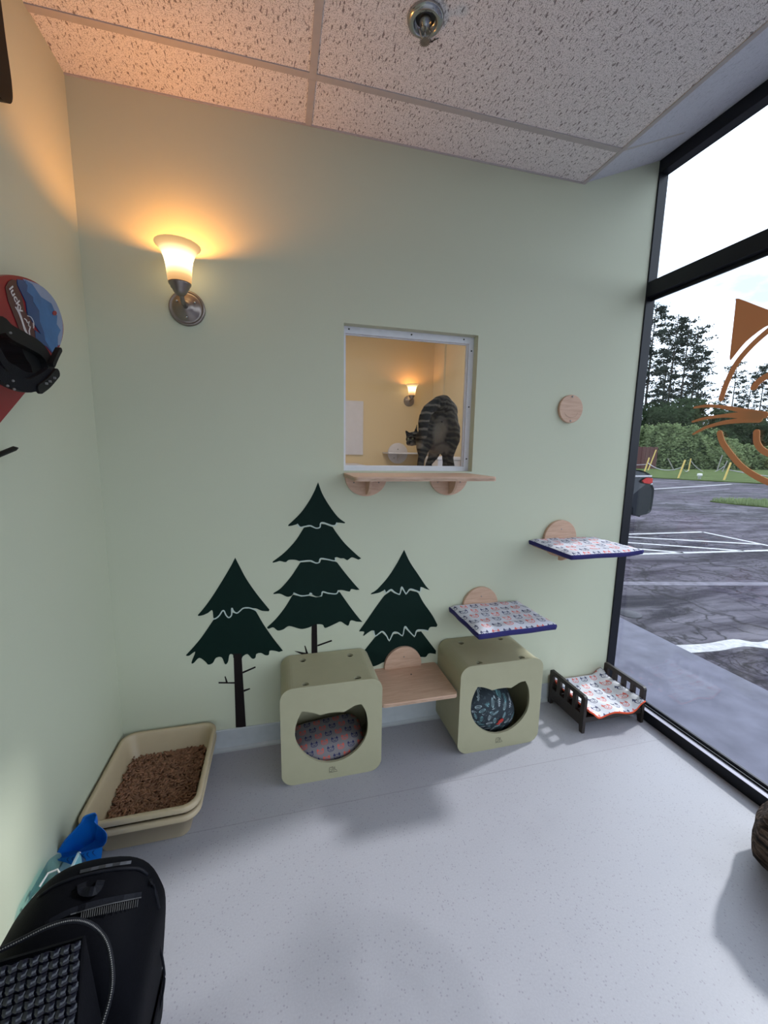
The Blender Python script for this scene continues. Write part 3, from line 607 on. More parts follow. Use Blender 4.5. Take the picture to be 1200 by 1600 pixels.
# ---------------------------------------------------------------- scoop and its holder
t = thing('litter_scoop', 'bright blue plastic litter scoop with slotted front leaning on litter box', 'scoop', (0, 0, 0))
def z2(a, b): return (60+a*.11667, 1230+b*.11667)
def sp(a, b, dep):   # point on the tilted rim plane of the scoop (depth offset away from the viewer)
    p = hit(*z2(a, b), 1, -.565); return p+Vector((-.25, .75, -.55)).normalized()*dep
rim = cat_rom([(225, 965), (330, 740), (450, 600), (560, 480), (600, 400), (680, 360), (760, 345), (765, 400), (745, 460), (800, 515), (880, 580), (915, 650), (900, 740), (850, 800), (700, 850), (450, 920)], 4, True)
n = len(rim); cx = sum(p[0] for p in rim)/n; cy = sum(p[1] for p in rim)/n
V, F = [], []
def inn(p, s, dx=0, dy=0): return (cx+(p[0]-cx)*s+dx, cy+(p[1]-cy)*s+dy)
lev = [(1.0, 0, 0, 0), (.93, .02, 15, 10), (.78, .045, 35, 60), (.5, .062, 50, 120), (.02, .066, 60, 150)]
for s, dep, dx, dy in lev: V += [sp(*inn(p, s, dx, dy), dep) for p in rim]
m = len(lev)
for s, dep, dx, dy in lev[::-1]: V += [sp(*inn(p, s*1.0+.012, dx, dy), dep+.0025) for p in rim]
for r in range(2*m-1):
    for k in range(n): F.append((r*n+k, r*n+(k+1) % n, (r+1)*n+(k+1) % n, (r+1)*n+k))
for k in range(n): F.append(((2*m-1)*n+k, (2*m-1)*n+(k+1) % n, (k+1) % n, k))
mesh('bowl', V, F, M['blue'], t, True)
# slotted front wall below the lip
fr = [(225, 970), (450, 922), (700, 852), (860, 800), (850, 900), (835, 985), (700, 1040), (500, 1065), (380, 1010)]
plate('slotted_front', fr, M['blue'], (), lambda u, v, w: sp(u, v, -.002+w), .003, t)
for i, (a, b) in enumerate(((395, 965), (462, 955), (525, 940), (600, 915), (660, 895), (735, 870))):
    st = cat_rom([(a+12, b-22), (a-8, b), (a+4, b+22), (a+30, b+46)], 4); s = plate('slot', ribbon(st, [9, 12, 15, 17, 18, 18, 17, 15, 12, 9, 8, 7, 6][:len(st)]), M['blue2'], (), lambda u, v, w: sp(u, v, -.0032+w), .001, t)
t = thing('scoop_holder', 'clear teal plastic jug behind the black backpack, against left wall', 'container', (.062, -.70, 0))
L = []
for s, z in ((.9, 0), (1, .01), (1, .15), (.96, .185), (.8, .215), (.78, .22)):
    L.append([(a*s, b*s, z) for a, b in rrect(-.052, .052, -.085, .085, .03, 6)])
n = len(L[0]); V = [v for l in L for v in l]; F = [(i*n+k, i*n+(k+1) % n, (i+1)*n+(k+1) % n, (i+1)*n+k) for i in range(len(L)-1) for k in range(n)]; F.append(tuple(range(n)))
mesh('jug', V, F, M['bottle'], t, True)
bm = bmesh.new()
tube_into(bm, [(-.03, -.02, .21), (-.02, .005, .222), (0, .012, .221), (.012, 0, .215)], .0028, 6); tube_into(bm, [(-.035, -.045, .205), (-.02, -.035, .215), (-.005, -.04, .214)], .0025, 6)
fin(bm, 'white_marking', M['wtext'], t)
box('inner_strip', .02, .03, -.05, .08, .01, .2, M['offwhite'], t, bevel=.003)

# ---------------------------------------------------------------- backpack and woven tote
t = thing('backpack', 'black nylon backpack carrier standing at the left wall, zipped lid', 'backpack', (0, 0, 0))
out = [hit(x, y, 1, -.95) for x, y in ((-8, 1500), (22, 1440), (50, 1402), (80, 1374), (110, 1359), (150, 1349), (200, 1345), (232, 1356), (250, 1382), (258, 1410), (256, 1470), (250, 1560))]
O = cat_rom([(.06, .0), (.055, .15), (.05, .28)]+[(p.x, p.z) for p in out if p.x > .06]+[(.40, .12), (.39, .0)], 3)
sect = [(-.925, .95, .97), (-.935, .985, .985), (-.955, 1, 1), (-1.0, 1.0, 1.0), (-1.06, .995, .985), (-1.10, .98, .95), (-1.13, .95, .88), (-1.145, .9, .8)]
n = len(O); V, F = [], []
for y, sx, sz in sect: V += [(.24+(p[0]-.24)*sx, y, p[1]*sz) for p in O]
for i in range(len(sect)-1):
    for k in range(n-1): F.append((i*n+k, i*n+k+1, (i+1)*n+k+1, (i+1)*n+k))
    F.append((i*n+n-1, i*n, (i+1)*n, (i+1)*n+n-1))
F.append(tuple(range(n))); F.append(tuple(range((len(sect)-1)*n, len(sect)*n)))
mesh('body', V, F, M['nylon'], t, True)
def onbag(px, py, up=0.0):   # real point on the sloping lid of the bag
    best = None
    for i in range(60):
        y = -.94-.2*i/59; p = hit(px, py, 1, y)
        # height of lid at this x,y
        sx, sz = 1, 1
        for (ya, xa, za), (yb, xb, zb) in zip(sect[:-1], sect[1:]):
            if yb <= y <= ya: q = (y-ya)/(yb-ya); sx = xa+(xb-xa)*q; sz = za+(zb-za)*q
        xo = .24+(p.x-.24)/sx; zt = None
        for a, b in zip(O[:-1], O[1:]):
            if a[0] <= xo <= b[0]: zt = a[1]+(b[1]-a[1])*(xo-a[0])/max(1e-6, b[0]-a[0])
        if zt is None: continue
        e = abs(p.z-zt*sz)
        if best is None or e < best[0]: best = (e, p)
    p = best[1] if best else hit(px, py, 2, .44)
    return p+(CP-p).normalized()*up
def strap(name, pts, w, mat, th=.004):
    bm = bmesh.new(); P = [onbag(x, y, .004) for x, y in pts]; rows = []
    for i, p in enumerate(P):
        tdir = (P[min(i+1, len(P)-1)]-P[max(i-1, 0)]).normalized(); nn = (CP-p).normalized(); s = tdir.cross(nn).normalized()
        rows.append([bm.verts.new(p+s*w/2), bm.verts.new(p+s*w/2+nn*th), bm.verts.new(p-s*w/2+nn*th), bm.verts.new(p-s*w/2)])
    for a, b in zip(rows[:-1], rows[1:]):
        for k in range(4): bm.faces.new((a[k], a[(k+1) % 4], b[(k+1) % 4], b[k]))
    bm.faces.new(rows[0]); bm.faces.new(rows[-1]); return fin(bm, name, mat, t, False)
tube('piping', [onbag(x, y, .002) for x, y in cat_rom([(60, 1402), (85, 1385), (120, 1371), (165, 1361), (205, 1357), (225, 1362), (240, 1385), (248, 1420)], 4)], .0035, M['nylon2'], t, 8)
strap('lid_zipper', cat_rom([(125, 1362), (165, 1353), (205, 1347)], 4), .006, M['zipper'], .001)
strap('pocket_zipper', cat_rom([(70, 1445), (110, 1424), (160, 1409), (221, 1398)], 4), .010, M['nylon2'])
strap('zipper_seam', cat_rom([(110, 1429), (160, 1415), (221, 1402)], 4), .002, M['teeth'], .0045)
bm = bmesh.new()
for k in range(26):
    x = 128+k*3.5; p = onbag(x, 1424-k*.75, .006); q = onbag(x-1.5, 1436-k*.75, .006); tube_into(bm, [p, q], .0011, 5)
fin(bm, 'mesh_window', M['teeth'], t)
strap('grab_handle', cat_rom([(128, 1380), (130, 1392), (150, 1391), (158, 1375)], 4), .016, M['nylon2'], .01)
strap('zip_pull', [(226, 1387), (232, 1383), (240, 1382)], .007, M['zipper'], .006)
lp = [hit(x, y, 1, -.98) for x, y in cat_rom([(249, 1475), (255, 1505), (257, 1530), (253, 1560), (246, 1590)], 4)]
tube('webbing_loop', lp, .0028, M['nylon2'], t, 6)

t = thing('tote_bag', 'glossy black woven leather tote with braided rim, in front of backpack', 'handbag', (0, 0, 0))
# body: a slanted woven front, built from a floor line up to the rim
A = Vector((.03, -1.46, .08)); B = Vector((.385, -1.46, .08)); C_ = Vector((.035, -1.17, .535)); D_ = Vector((.345, -1.17, .555))
def tf(u, v, n=0):
    p = (A*(1-u)+B*u)*(1-v)+(C_*(1-u)+D_*u)*v; nn = Vector((.05, -.80, .58)).normalized(); bulge = .02*math.sin(math.pi*u)*math.sin(math.pi*v*.5+.3); return p+nn*(n+bulge)
NU, NV = 21, 40; V, F = [], []
nr = 8
for i in range(NU):         # vertical strips
    for j in range(NV*2+1):
        for s in (-.40, -.15, .15, .40):
            u = (i+.5+s)/NU; v = j/(NV*2); ph = math.pi*(v*NV+i); h = .0055*math.sin(ph)-.0018*(abs(s) > .3); V.append(tf(u, min(v, 1), h))
    b0 = len(V)-(NV*2+1)*4
    for j in range(NV*2):
        for s in range(3): a = b0+j*4+s; F.append((a, a+1, a+5, a+4))
for j in range(NV):         # horizontal strips
    b0 = len(V)
    for i in range(NU*2+1):
        for s in (-.40, -.15, .15, .40):
            v = (j+.5+s)/NV; u = i/(NU*2); ph = math.pi*(u*NU+j+1); h = .0055*math.sin(ph)-.0018*(abs(s) > .3); V.append(tf(u, v, h))
    for i in range(NU*2):
        for s in range(3): a = b0+i*4+s; F.append((a, a+1, a+5, a+4))
mesh('woven_panel', V, F, M['leather'], t, True)
b0 = [tf(0, 0, -.008), tf(1, 0, -.008), tf(1, 1, -.008), tf(0, 1, -.008)]; bk = [Vector((.03, -1.17, .0)), Vector((.385, -1.17, .0)), Vector((.345, -1.155, .545)), Vector((.035, -1.155, .525))]
fl = [Vector((.03, -1.44, 0)), Vector((.385, -1.44, 0))]
mesh('lining', b0+bk+fl, [(0, 1, 2, 3), (4, 5, 6, 7), (8, 9, 1, 0), (1, 9, 5, 6, 2), (0, 3, 7, 4, 8), (3, 2, 6, 7), (8, 4, 5, 9)], M['nylon'], t)
rimp = [hit(x, y, 1, yy) for (x, y), yy in zip(cat_rom([(-15, 1492), (30, 1470), (75, 1448), (115, 1438), (145, 1446), (166, 1470), (175, 1510), (174, 1550), (160, 1600), (140, 1650)], 4), [-1.16-.006*max(0, k-18) for k in range(40)])]
tube('handle', rimp, .0042, M['nylon2'], t, 8)
bm = bmesh.new()
for k in range(0, (len(rimp)-1)*3):
    a = rimp[k//3].lerp(rimp[k//3+1], (k % 3)/3); nn = (CP-a).normalized()*.0044; tt = (rimp[k//3+1]-rimp[k//3])*.16; tube_into(bm, [a+nn-tt*.55, a+nn+tt*.55], .0011, 5)
fin(bm, 'stitching', M['thread'], t)

# ---------------------------------------------------------------- log
def log():
    bm = bmesh.new(); R0 = .172; seg = 96; NL = 40; rr = random.Random(5); ph = [rr.uniform(0, 6.28) for _ in range(12)]
    rings = []
    for i in range(NL+1):
        s = i/NL; y = -.965-.62*s; cap = min(1, (s*NL+.35)/4)**.5 if s < .2 else 1; ring = []
        for k in range(seg):
            a = 2*math.pi*k/seg; r = R0*cap
            g = sum(math.sin(a*q+ph[q % 12]+s*(4+q % 5))*w_*1.7 for q, w_ in ((9, .002), (17, .003), (23, .0035), (31, .003), (41, .0025), (3, .003)))
            r += g*cap+.003*math.sin(s*40+a*2); ring.append(bm.verts.new((r*math.cos(a), y+.035*math.cos(a+1), r*math.sin(a))))
        rings.append(ring)
    for i in range(NL):
        for k in range(seg): bm.faces.new((rings[i][k], rings[i][(k+1) % seg], rings[i+1][(k+1) % seg], rings[i+1][k]))
    bm.faces.new(rings[0]); bm.faces.new(rings[-1])
    for v in bm.verts: v.co.z = max(v.co.z, -.167)
    return fin(bm, 'bark_log', M['bark'], None, True, (2.425, -.01, .168))
tag(log(), 'dark rough bark log on the floor at the window, cut by frame edge', 'log')

# ---------------------------------------------------------------- sprinkler
sx, sy = 1.17, -.513
t = thing('fire_sprinkler', 'chrome fire sprinkler head in the white tiled ceiling', 'sprinkler', (sx, sy, H))
lathe('escutcheon', [(.028, 0), (.052, 0), (.056, -.003), (.054, -.010), (.046, -.016), (.038, -.018), (.035, -.014), (.034, -.004), (.028, -.001)], M['chrome'], t, seg=40, closed=True)
lathe('recess', [(0, -.001), (.034, -.001), (.034, -.002), (0, -.002)], M['darkmetal'], t)
lathe('head_body', [(.0, -.002), (.016, -.002), (.018, -.014), (.012, -.018), (.011, -.026), (0, -.026)], M['chrome'], t, seg=24)
bm = bmesh.new()
for s in (-1, 1): tube_into(bm, [(s*.011, 0, -.02), (s*.017, 0, -.034), (s*.012, 0, -.05), (0, 0, -.06)], .0026, 8)
tube_into(bm, [(0, 0, -.024), (0, 0, -.05)], .0025, 8); fin(bm, 'yoke', M['chrome'], t, True)
bm = bmesh.new(); n = 18
c0 = bm.verts.new((0, 0, -.062)); ring = []
for k in range(n*2): a = math.pi*k/n; r = .018 if k % 2 else .012; ring.append(bm.verts.new((r*math.cos(a), r*math.sin(a), -.063)))
for k in range(2*n): bm.faces.new((c0, ring[k], ring[(k+1) % (2*n)]))
r_ = bmesh.ops.extrude_face_region(bm, geom=list(bm.faces)); 
for g in r_['geom']:
    if isinstance(g, bmesh.types.BMVert): g.co.z -= .0015
fin(bm, 'deflector', M['bronze'], t)
bm = bmesh.new(); rr = random.Random(2)
pts = [(.02+.02*k, .052+.012*math.sin(k*1.9), -.002) for k in range(-2, 3)]; tube_into(bm, pts, .0012, 5); tube_into(bm, [(.03, .05, -.002), (.045, .062, -.003), (.05, .048, -.002)], .0014, 5); fin(bm, 'cobweb_dust', M['darkmetal'], t)

# ---------------------------------------------------------------- pine tree decals on the wall
YD = -.0016
def zt(a, b): p = hit(280+.35*a, 740+.35*b, 1, 0); return (p.x, p.z)
def dec(name, pts, mat, t, y=YD, th=.001): return plate(name, [zt(*p) for p in pts], mat, (), lambda u, v, w: (u, y+w, v), th, t)
def outl(t, pts, wd=5.0, y=YD-.0005): return plate('outline', ribbon([zt(*p) for p in cat_rom(pts, 5)], .0055), M['outline'], (), lambda u, v, w: (u, y+w, v), .0005, t)
S3 = lambda p: cat_rom(p, 4)
t = thing('tree_decal', 'leftmost pine wall decal, two tiers and full brown trunk', 'wall decal', (0, 0, 0), 'pine tree wall decals')
dec('tier', S3([(250, 375), (268, 410), (300, 470), (345, 535), (385, 585), (403, 607)])+S3([(400, 614), (370, 612), (345, 602), (325, 600), (305, 597), (285, 600), (268, 615), (255, 622), (235, 600), (236, 625), (225, 640), (212, 635), (200, 612), (190, 615), (175, 640), (155, 648), (148, 610), (128, 622), (105, 632), (85, 635)])+S3([(84, 630), (110, 600), (150, 545), (200, 465), (235, 405)]), M['pine'], t)
dec('trunk', [(243, 803), (278, 803), (298, 1130), (253, 1132)], M['bark_vinyl'], t, YD-.0003)
dec('tier', [(155, 650), (175, 642), (190, 617), (200, 614), (212, 637), (225, 642), (238, 620), (255, 624), (285, 602), (325, 602), (340, 612)]+S3([(345, 618), (375, 670), (420, 735), (455, 780), (463, 790)])+S3([(445, 796), (430, 791), (405, 790), (400, 808), (385, 810), (365, 800), (345, 805), (340, 822), (325, 825), (305, 805), (285, 815), (278, 826), (262, 815), (243, 822), (240, 808), (225, 808), (218, 840), (205, 850), (190, 820), (165, 822), (150, 845), (130, 852), (118, 840), (90, 822), (65, 845), (55, 842), (72, 795), (45, 812), (30, 812)])+S3([(32, 808), (60, 778), (100, 730), (148, 660)]), M['pine'], t)
outl(t, [(152, 649), (165, 645), (180, 632), (192, 614), (200, 612), (210, 632), (222, 642), (234, 630), (235, 600), (244, 615), (258, 622), (272, 612), (285, 601), (305, 598), (325, 602), (346, 612)])
dec('twig', [(283, 884), (340, 860), (342, 866), (284, 892)], M['bark_vinyl'], t); dec('twig', [(176, 930), (208, 930), (203, 906), (207, 904), (217, 931), (247, 930), (247, 937), (176, 936)], M['bark_vinyl'], t); dec('twig', [(288, 965), (315, 957), (317, 962), (289, 974)], M['bark_vinyl'], t)
t = thing('tree_decal', 'tallest pine wall decal with four tiers, behind the left cube', 'wall decal', (0, 0, 0), 'pine tree wall decals')
tips = S3
dec('trunk', [(591, 672), (615, 672), (622, 1120), (590, 1120)], M['bark_vinyl'], t, YD+.0002)
dec('tier', S3([(620, 38), (640, 92), (675, 150), (710, 195), (741, 218)])+S3([(738, 222), (715, 219), (702, 220), (696, 230), (680, 232), (650, 222), (632, 219), (628, 238), (610, 243), (585, 232), (560, 236), (540, 238), (530, 226), (515, 229), (500, 233), (486, 234)])+S3([(488, 228), (540, 178), (580, 122), (605, 75)]), M['pine'], t)
dec('tier', [(560, 240), (585, 236), (610, 246), (630, 242), (634, 224), (650, 226), (678, 236)]+S3([(685, 238), (705, 268), (740, 312), (790, 360), (812, 378)])+S3([(800, 384), (775, 374), (765, 376), (750, 386), (735, 378), (720, 378), (700, 373), (695, 388), (660, 382), (632, 379), (625, 396), (610, 398), (585, 389), (545, 392), (520, 385), (490, 385), (475, 395), (450, 390), (435, 394), (417, 398)])+S3([(418, 392), (470, 352), (520, 298), (556, 242)]), M['pine'], t)
dec('tier', [(542, 396), (585, 393), (610, 402), (628, 398), (634, 383), (660, 386), (695, 392)]+S3([(705, 396), (740, 442), (780, 490), (805, 518)])+S3([(790, 519), (768, 515), (760, 526), (730, 520), (712, 521), (700, 535), (665, 533), (640, 526), (635, 545), (610, 548), (585, 534), (580, 541), (545, 545), (515, 533), (500, 546), (480, 549), (450, 536), (420, 538)])+S3([(422, 532), (455, 510), (500, 458), (538, 400)]), M['pine'], t)
dec('tier', [(508, 540), (545, 549), (580, 545), (610, 552), (637, 548), (642, 531), (665, 537), (700, 539), (713, 527)]+S3([(718, 530), (760, 590), (800, 642), (818, 662)])+S3([(790, 660), (766, 655), (755, 678), (740, 672), (720, 660), (700, 668), (670, 682), (650, 688), (640, 674), (615, 672), (600, 676), (580, 686), (550, 693), (530, 690), (490, 680), (465, 695), (440, 700), (420, 686), (400, 692), (392, 688)])+S3([(394, 684), (430, 650), (470, 600), (504, 545)]), M['pine'], t)
outl(t, [(528, 226), (540, 239), (560, 236), (585, 232), (610, 243), (628, 239), (631, 222), (645, 219), (680, 231), (697, 230), (703, 220)])
outl(t, [(540, 392), (585, 388), (608, 398), (624, 396), (631, 379), (660, 382), (694, 389), (697, 376)])
outl(t, [(512, 533), (545, 545), (580, 541), (586, 533), (608, 548), (634, 545), (640, 527), (665, 533), (700, 536), (710, 522)])
dec('twig', [(617, 764), (680, 742), (683, 748), (618, 771)], M['bark_vinyl'], t); dec('twig', [(515, 792), (528, 793), (566, 800), (559, 768), (563, 768), (577, 806), (590, 808), (590, 815), (560, 812)], M['bark_vinyl'], t)
t = thing('tree_decal', 'rightmost pine wall decal with three tiers, behind the low shelf', 'wall decal', (0, 0, 0), 'pine tree wall decals')
dec('trunk', [(985, 800), (1015, 800), (1022, 1055), (980, 1060)], M['bark_vinyl'], t, YD+.0002)
dec('tier', S3([(1004, 340), (1030, 395), (1070, 455), (1100, 500), (1119, 520)])+S3([(1100, 514), (1080, 507), (1075, 527), (1060, 523), (1030, 516), (1012, 536), (993, 506), (985, 537), (960, 529), (945, 518), (925, 532), (918, 520), (895, 530), (880, 534), (855, 539)])+S3([(858, 533), (885, 515), (935, 458), (975, 395)]), M['pine'], t)
dec('tier', [(918, 542), (945, 523), (960, 534), (985, 542), (995, 515), (1012, 541), (1030, 521), (1060, 528)]+S3([(1068, 534), (1090, 575), (1130, 632), (1153, 676)])+S3([(1148, 684), (1120, 685), (1108, 702), (1085, 698), (1060, 700), (1050, 726), (1025, 702), (1007, 682), (998, 722), (975, 710), (955, 711), (938, 745), (925, 722), (905, 704), (878, 724), (865, 700), (845, 708), (822, 724), (826, 706), (803, 704)])+S3([(806, 698), (840, 650), (880, 592), (914, 546)]), M['pine'], t)
dec('tier', [(876, 728), (905, 708), (925, 728), (938, 750), (957, 716), (975, 714), (998, 727), (1008, 690), (1025, 707), (1050, 731), (1062, 706), (1080, 704)]+S3([(1083, 708), (1115, 750), (1146, 790)])+S3([(1145, 805), (1115, 802), (1100, 818), (1075, 818), (1040, 825), (1000, 850), (960, 832), (915, 840), (890, 852), (862, 860), (830, 845), (790, 842)])+S3([(792, 836), (830, 785), (872, 732)]), M['pine'], t)
outl(t, [(916, 520), (922, 532), (945, 517), (962, 529), (984, 537), (993, 505), (1012, 535), (1030, 515), (1060, 523), (1075, 527), (1079, 508)])
outl(t, [(868, 702), (876, 724), (905, 704), (924, 721), (938, 744), (955, 710), (975, 709), (997, 722), (1007, 682), (1025, 701), (1050, 725), (1060, 700), (1085, 697), (1108, 701)])

# ---------------------------------------------------------------- cat face decal on the window glass
XG = W+.0372; yc = -.846
t = thing('cat_face_decal', 'orange vinyl cat face outline stuck on the big window', 'window decal', (0, 0, 0))
gk = [0]
def gd(name, pts, mirror=True):
    gk[0] += 1; x_ = XG-.0003*gk[0]
    plate(name, pts, M['decal'], (), lambda u, v, w: (x_+w, u, v), .0022+.0003*gk[0], t)
    if mirror: plate(name, [(2*yc-u, v) for u, v in pts], M['decal'], (), lambda u, v, w: (x_+w, u, v), .0022+.0003*gk[0], t)
gd('ear', cat_rom([(-.4415, 2.104), (-.450, 2.112), (-.562, 2.036), (-.66, 1.975)], 3)+cat_rom([(-.60, 1.965), (-.568, 1.962), (-.504, 1.92), (-.458, 1.862), (-.451, 1.858), (-.448, 1.872)], 3))
gd('cheek_line', ribbon(cat_rom([(-.436, 1.692), (-.449, 1.756), (-.478, 1.833), (-.521, 1.89), (-.573, 1.936), (-.65, 1.985), (-.74, 2.01), (yc, 2.02)], 4), .022))
gd('eye_arc', ribbon(cat_rom([(-.563, 1.724), (-.580, 1.748), (-.61, 1.765), (-.65, 1.77), (-.69, 1.755), (-.71, 1.73)], 4), .024))
gd('whisker', ribbon(cat_rom([(-.317, 1.665), (-.37, 1.667), (-.435, 1.658), (-.544, 1.629), (-.619, 1.607)], 4), [.009, .010, .011, .012, .013, .013, .013, .014, .015, .016, .017, .019, .020, .022, .024, .026, .028]))
gd('whisker', ribbon(cat_rom([(-.317, 1.598), (-.36, 1.608), (-.42, 1.614), (-.495, 1.615), (-.60, 1.605)], 4), [.008, .009, .010, .011, .012, .012, .012, .013, .013, .014, .015, .018, .022, .026, .030, .034, .036]))
gd('whisker', ribbon(cat_rom([(-.328, 1.539), (-.36, 1.556), (-.391, 1.570), (-.473, 1.587), (-.60, 1.592)], 4), [.007, .008, .009, .010, .011, .011, .012, .012, .012, .013, .014, .016, .018, .020, .022, .026, .03]))
gd('chin_line', ribbon(cat_rom([(-.451, 1.540), (-.465, 1.505), (-.488, 1.472), (-.55, 1.404), (-.606, 1.364), (-.68, 1.33), (-.76, 1.315), (yc, 1.312)], 4), .024))
gd('mouth_line', ribbon(cat_rom([(-.60, 1.538), (-.606, 1.499), (-.626, 1.468), (-.66, 1.448), (-.70, 1.442), (-.76, 1.46), (-.80, 1.50), (yc, 1.56)], 4), .024))

# ---------------------------------------------------------------- snowboard and other things on the left wall
t = thing('snowboard', 'red snowboard with blue mountain print and black binding on left wall', 'snowboard', (0, 0, 0))
U = Vector((.804, .594)); Vv = Vector((-.594, .804))
def bp(u, v): q = U*u+Vv*v; return (q.x, q.y)
vc = 1.713; hw = .140; L = []
for k in range(25): a = math.radians(-90+180*k/24); L.append(bp(.742+.143*math.cos(a), vc+hw*math.sin(a)))
for k in range(25): a = math.radians(90+180*k/24); L.append(bp(-.42+.143*math.cos(a), vc+hw*math.sin(a)))
XB = .03
def zq(x, y): p = hit(x, y, 0, XB+.012); return (p.y, p.z)
L = [zq(*q) for q in [(0, 661), (40, 613), (86, 556)]]+[zq(*q) for q in cat_rom([(93, 542), (98, 526), (99, 508), (94, 488), (83, 466), (67, 449), (48, 437), (28, 431), (12, 430), (0, 432)], 3)]
e1 = Vector(L[-1]); e0 = Vector(L[0]); L += [tuple(e1-U*.12-Vector((-.594, .804))*.0), tuple(e1-U*.80)]+[tuple((e1-U*.80).lerp(e0-U*.68, k/8)-U*.13*math.sin(math.pi*k/8)) for k in range(1, 8)]+[tuple(e0-U*.68)]
plate('board', L, M['red'], (), lambda u, v, w: (XB+.012-w, u, v), .012, t)
def z4(a, b, x=XB+.0135): p = hit(a/4.7059, 400+b/4.7059, 0, x); return (p.y, p.z)
def bpz(name, pts, mat, h=.001, smooth=0):
    q = cat_rom(pts, 3, True) if smooth else pts
    return plate(name, [z4(*p) for p in q], mat, (), lambda u, v, w: (XB+.0125+h-w, u, v), h, t)
bpz('print_sky', cat_rom([(170, 168), (240, 190), (320, 232), (400, 320), (445, 420), (462, 500), (460, 580), (445, 650)], 3)+[(430, 660), (380, 500), (340, 360), (240, 260)], M['b3'])
bpz('print_mountain', [(185, 176), (235, 205), (262, 245), (300, 300), (335, 322), (378, 350), (398, 398), (420, 440), (415, 500), (445, 545), (425, 590), (424, 650), (404, 735), (380, 700), (330, 620), (290, 520), (285, 400), (240, 330), (190, 260)], M['b2'], .0016)
bpz('print_ridge', [(125, 172), (170, 176), (200, 215), (195, 260), (240, 300), (242, 340), (285, 400), (290, 480), (320, 560), (330, 620), (380, 700), (400, 735), (340, 665), (300, 640), (260, 600), (255, 545), (300, 575), (250, 500), (200, 430), (190, 340), (150, 260), (128, 215)], M['b1'], .0022)
bpz('print_band', [(60, 190), (90, 172), (120, 180), (128, 230), (160, 300), (180, 400), (230, 470), (255, 560), (300, 640), (280, 660), (200, 570), (150, 560), (100, 430), (60, 330), (40, 230)], M['maroon'], .0012)
bpz('print_dot', [(398+15*math.cos(k*.5236), 420+17*math.sin(k*.5236)) for k in range(12)], M['red'], .003)
wm = bpz('white_lines', ribbon(cat_rom([(112, 375), (135, 415), (160, 480), (180, 545), (205, 575)], 3), 6), M['wtext'], .002)
bpz('white_lines', ribbon(cat_rom([(125, 375), (150, 430), (172, 500), (195, 560)], 3), 4), M['wtext'], .002)
bpz('white_lines', ribbon([(178, 460), (190, 470), (200, 490), (212, 480), (205, 510), (220, 520), (212, 550), (216, 580)], 6), M['wtext'], .0024)
bpz('white_lines', ribbon(cat_rom([(200, 440), (225, 450), (245, 490), (245, 530)], 3), 4), M['wtext'], .0024)
cu = bpy.data.curves.new('txt', 'FONT'); cu.body = 'lucky'; cu.size = .040; cu.extrude = .0004; cu.offset = .0006
tob = bpy.data.objects.new('txt', cu); COL.objects.link(tob); dg = bpy.context.evaluated_depsgraph_get(); me = bpy.data.meshes.new_from_object(tob.evaluated_get(dg)); bpy.data.objects.remove(tob)
lt = bpy.data.objects.new('lettering', me); COL.objects.link(lt); lt.parent = t; me.materials.clear(); me.materials.append(M['wtext']); lt['label'] = 'white lettering "lucky"'
p0 = z4(62, 235); p1 = z4(150, 425); d = Vector((0, p1[0]-p0[0], p1[1]-p0[1])); wtxt = max(v.co.x for v in me.vertices); sc_ = d.length/wtxt; d.normalize()
nx = Vector((1, 0, 0)); up = nx.cross(d); lt.matrix_world = Matrix.Translation((XB+.0145, p0[0], p0[1])) @ Matrix((d*sc_, up*sc_, nx)).transposed().to_4x4()
# binding
def zb(a, b, x): p = hit(a/4.7059, 400+b/4.7059, 0, x); return (p.y, p.z)
def band(name, pts, wd, x, th, mat, n=4, smooth=True):
    q = [zb(a, b, x) for a, b in (cat_rom(pts, n) if smooth else pts)]; ws = wd if isinstance(wd, (int, float)) else wd
    return plate(name, ribbon(q, ws), mat, (), lambda u, v, w: (x-w, u, v), th, t)
band('base_plate', [(150, 900), (260, 930)], .05, XB+.03, .017, M['blackp'])
band('highback', [(-40, 520), (30, 505), (90, 560), (200, 620), (300, 680), (360, 760), (385, 850)], .034, .125, .018, M['blackp'])
band('heel_pad', [(215, 690), (262, 765), (285, 850)], .06, .11, .05, M['blackp'])
band('ankle_strap', [(-40, 820), (40, 890), (130, 935), (220, 955), (300, 920), (370, 870)], .03, .15, .012, M['nylon2'])
band('toe_strap', [(-10, 700), (50, 800), (130, 850), (200, 890), (280, 895)], .022, .14, .01, M['nylon2'])
band('ladder_strap', [(300, 980), (360, 935), (425, 860)], .022, .155, .006, M['blackp'])
band('lever', [(400, 800), (425, 740), (450, 690)], .012, .14, .012, M['blackp'])
bm = bmesh.new()
for a, b in ((342, 938), (368, 922), (402, 897)):
    p = zb(a, b, .157); bmesh.ops.create_cube(bm, size=.005, matrix=Matrix.Translation((.157, p[0], p[1])))
for a, b in ((97, 918), (57, 955), (105, 980), (78, 565)):
    p = zb(a, b, .157); bmesh.ops.create_icosphere(bm, subdivisions=1, radius=.003, matrix=Matrix.Translation((.157, p[0], p[1])))
fin(bm, 'strap_stud', M['thread'], t)['kind'] = 'stuff'
o = plate('wall_speaker', cat_rom([(-.44, 2.72), (-.425, 2.60), (-.42, 2.50), (-.414, 2.42), (-.416, 2.37), (-.428, 2.345), (-.45, 2.332), (-.48, 2.325), (-.56, 2.325), (-.66, 2.33), (-.70, 2.36), (-.71, 2.5), (-.70, 2.72)], 4), M['blackp'], (), lambda u, v, w: (.03-w, u, v), .03)
tag(o, 'black rounded panel high on the left wall, cut by the photo edge', 'panel')
t = thing('wall_bar', 'thin black bar end below the snowboard on left wall', 'bar', (0, -.7, 1.39))
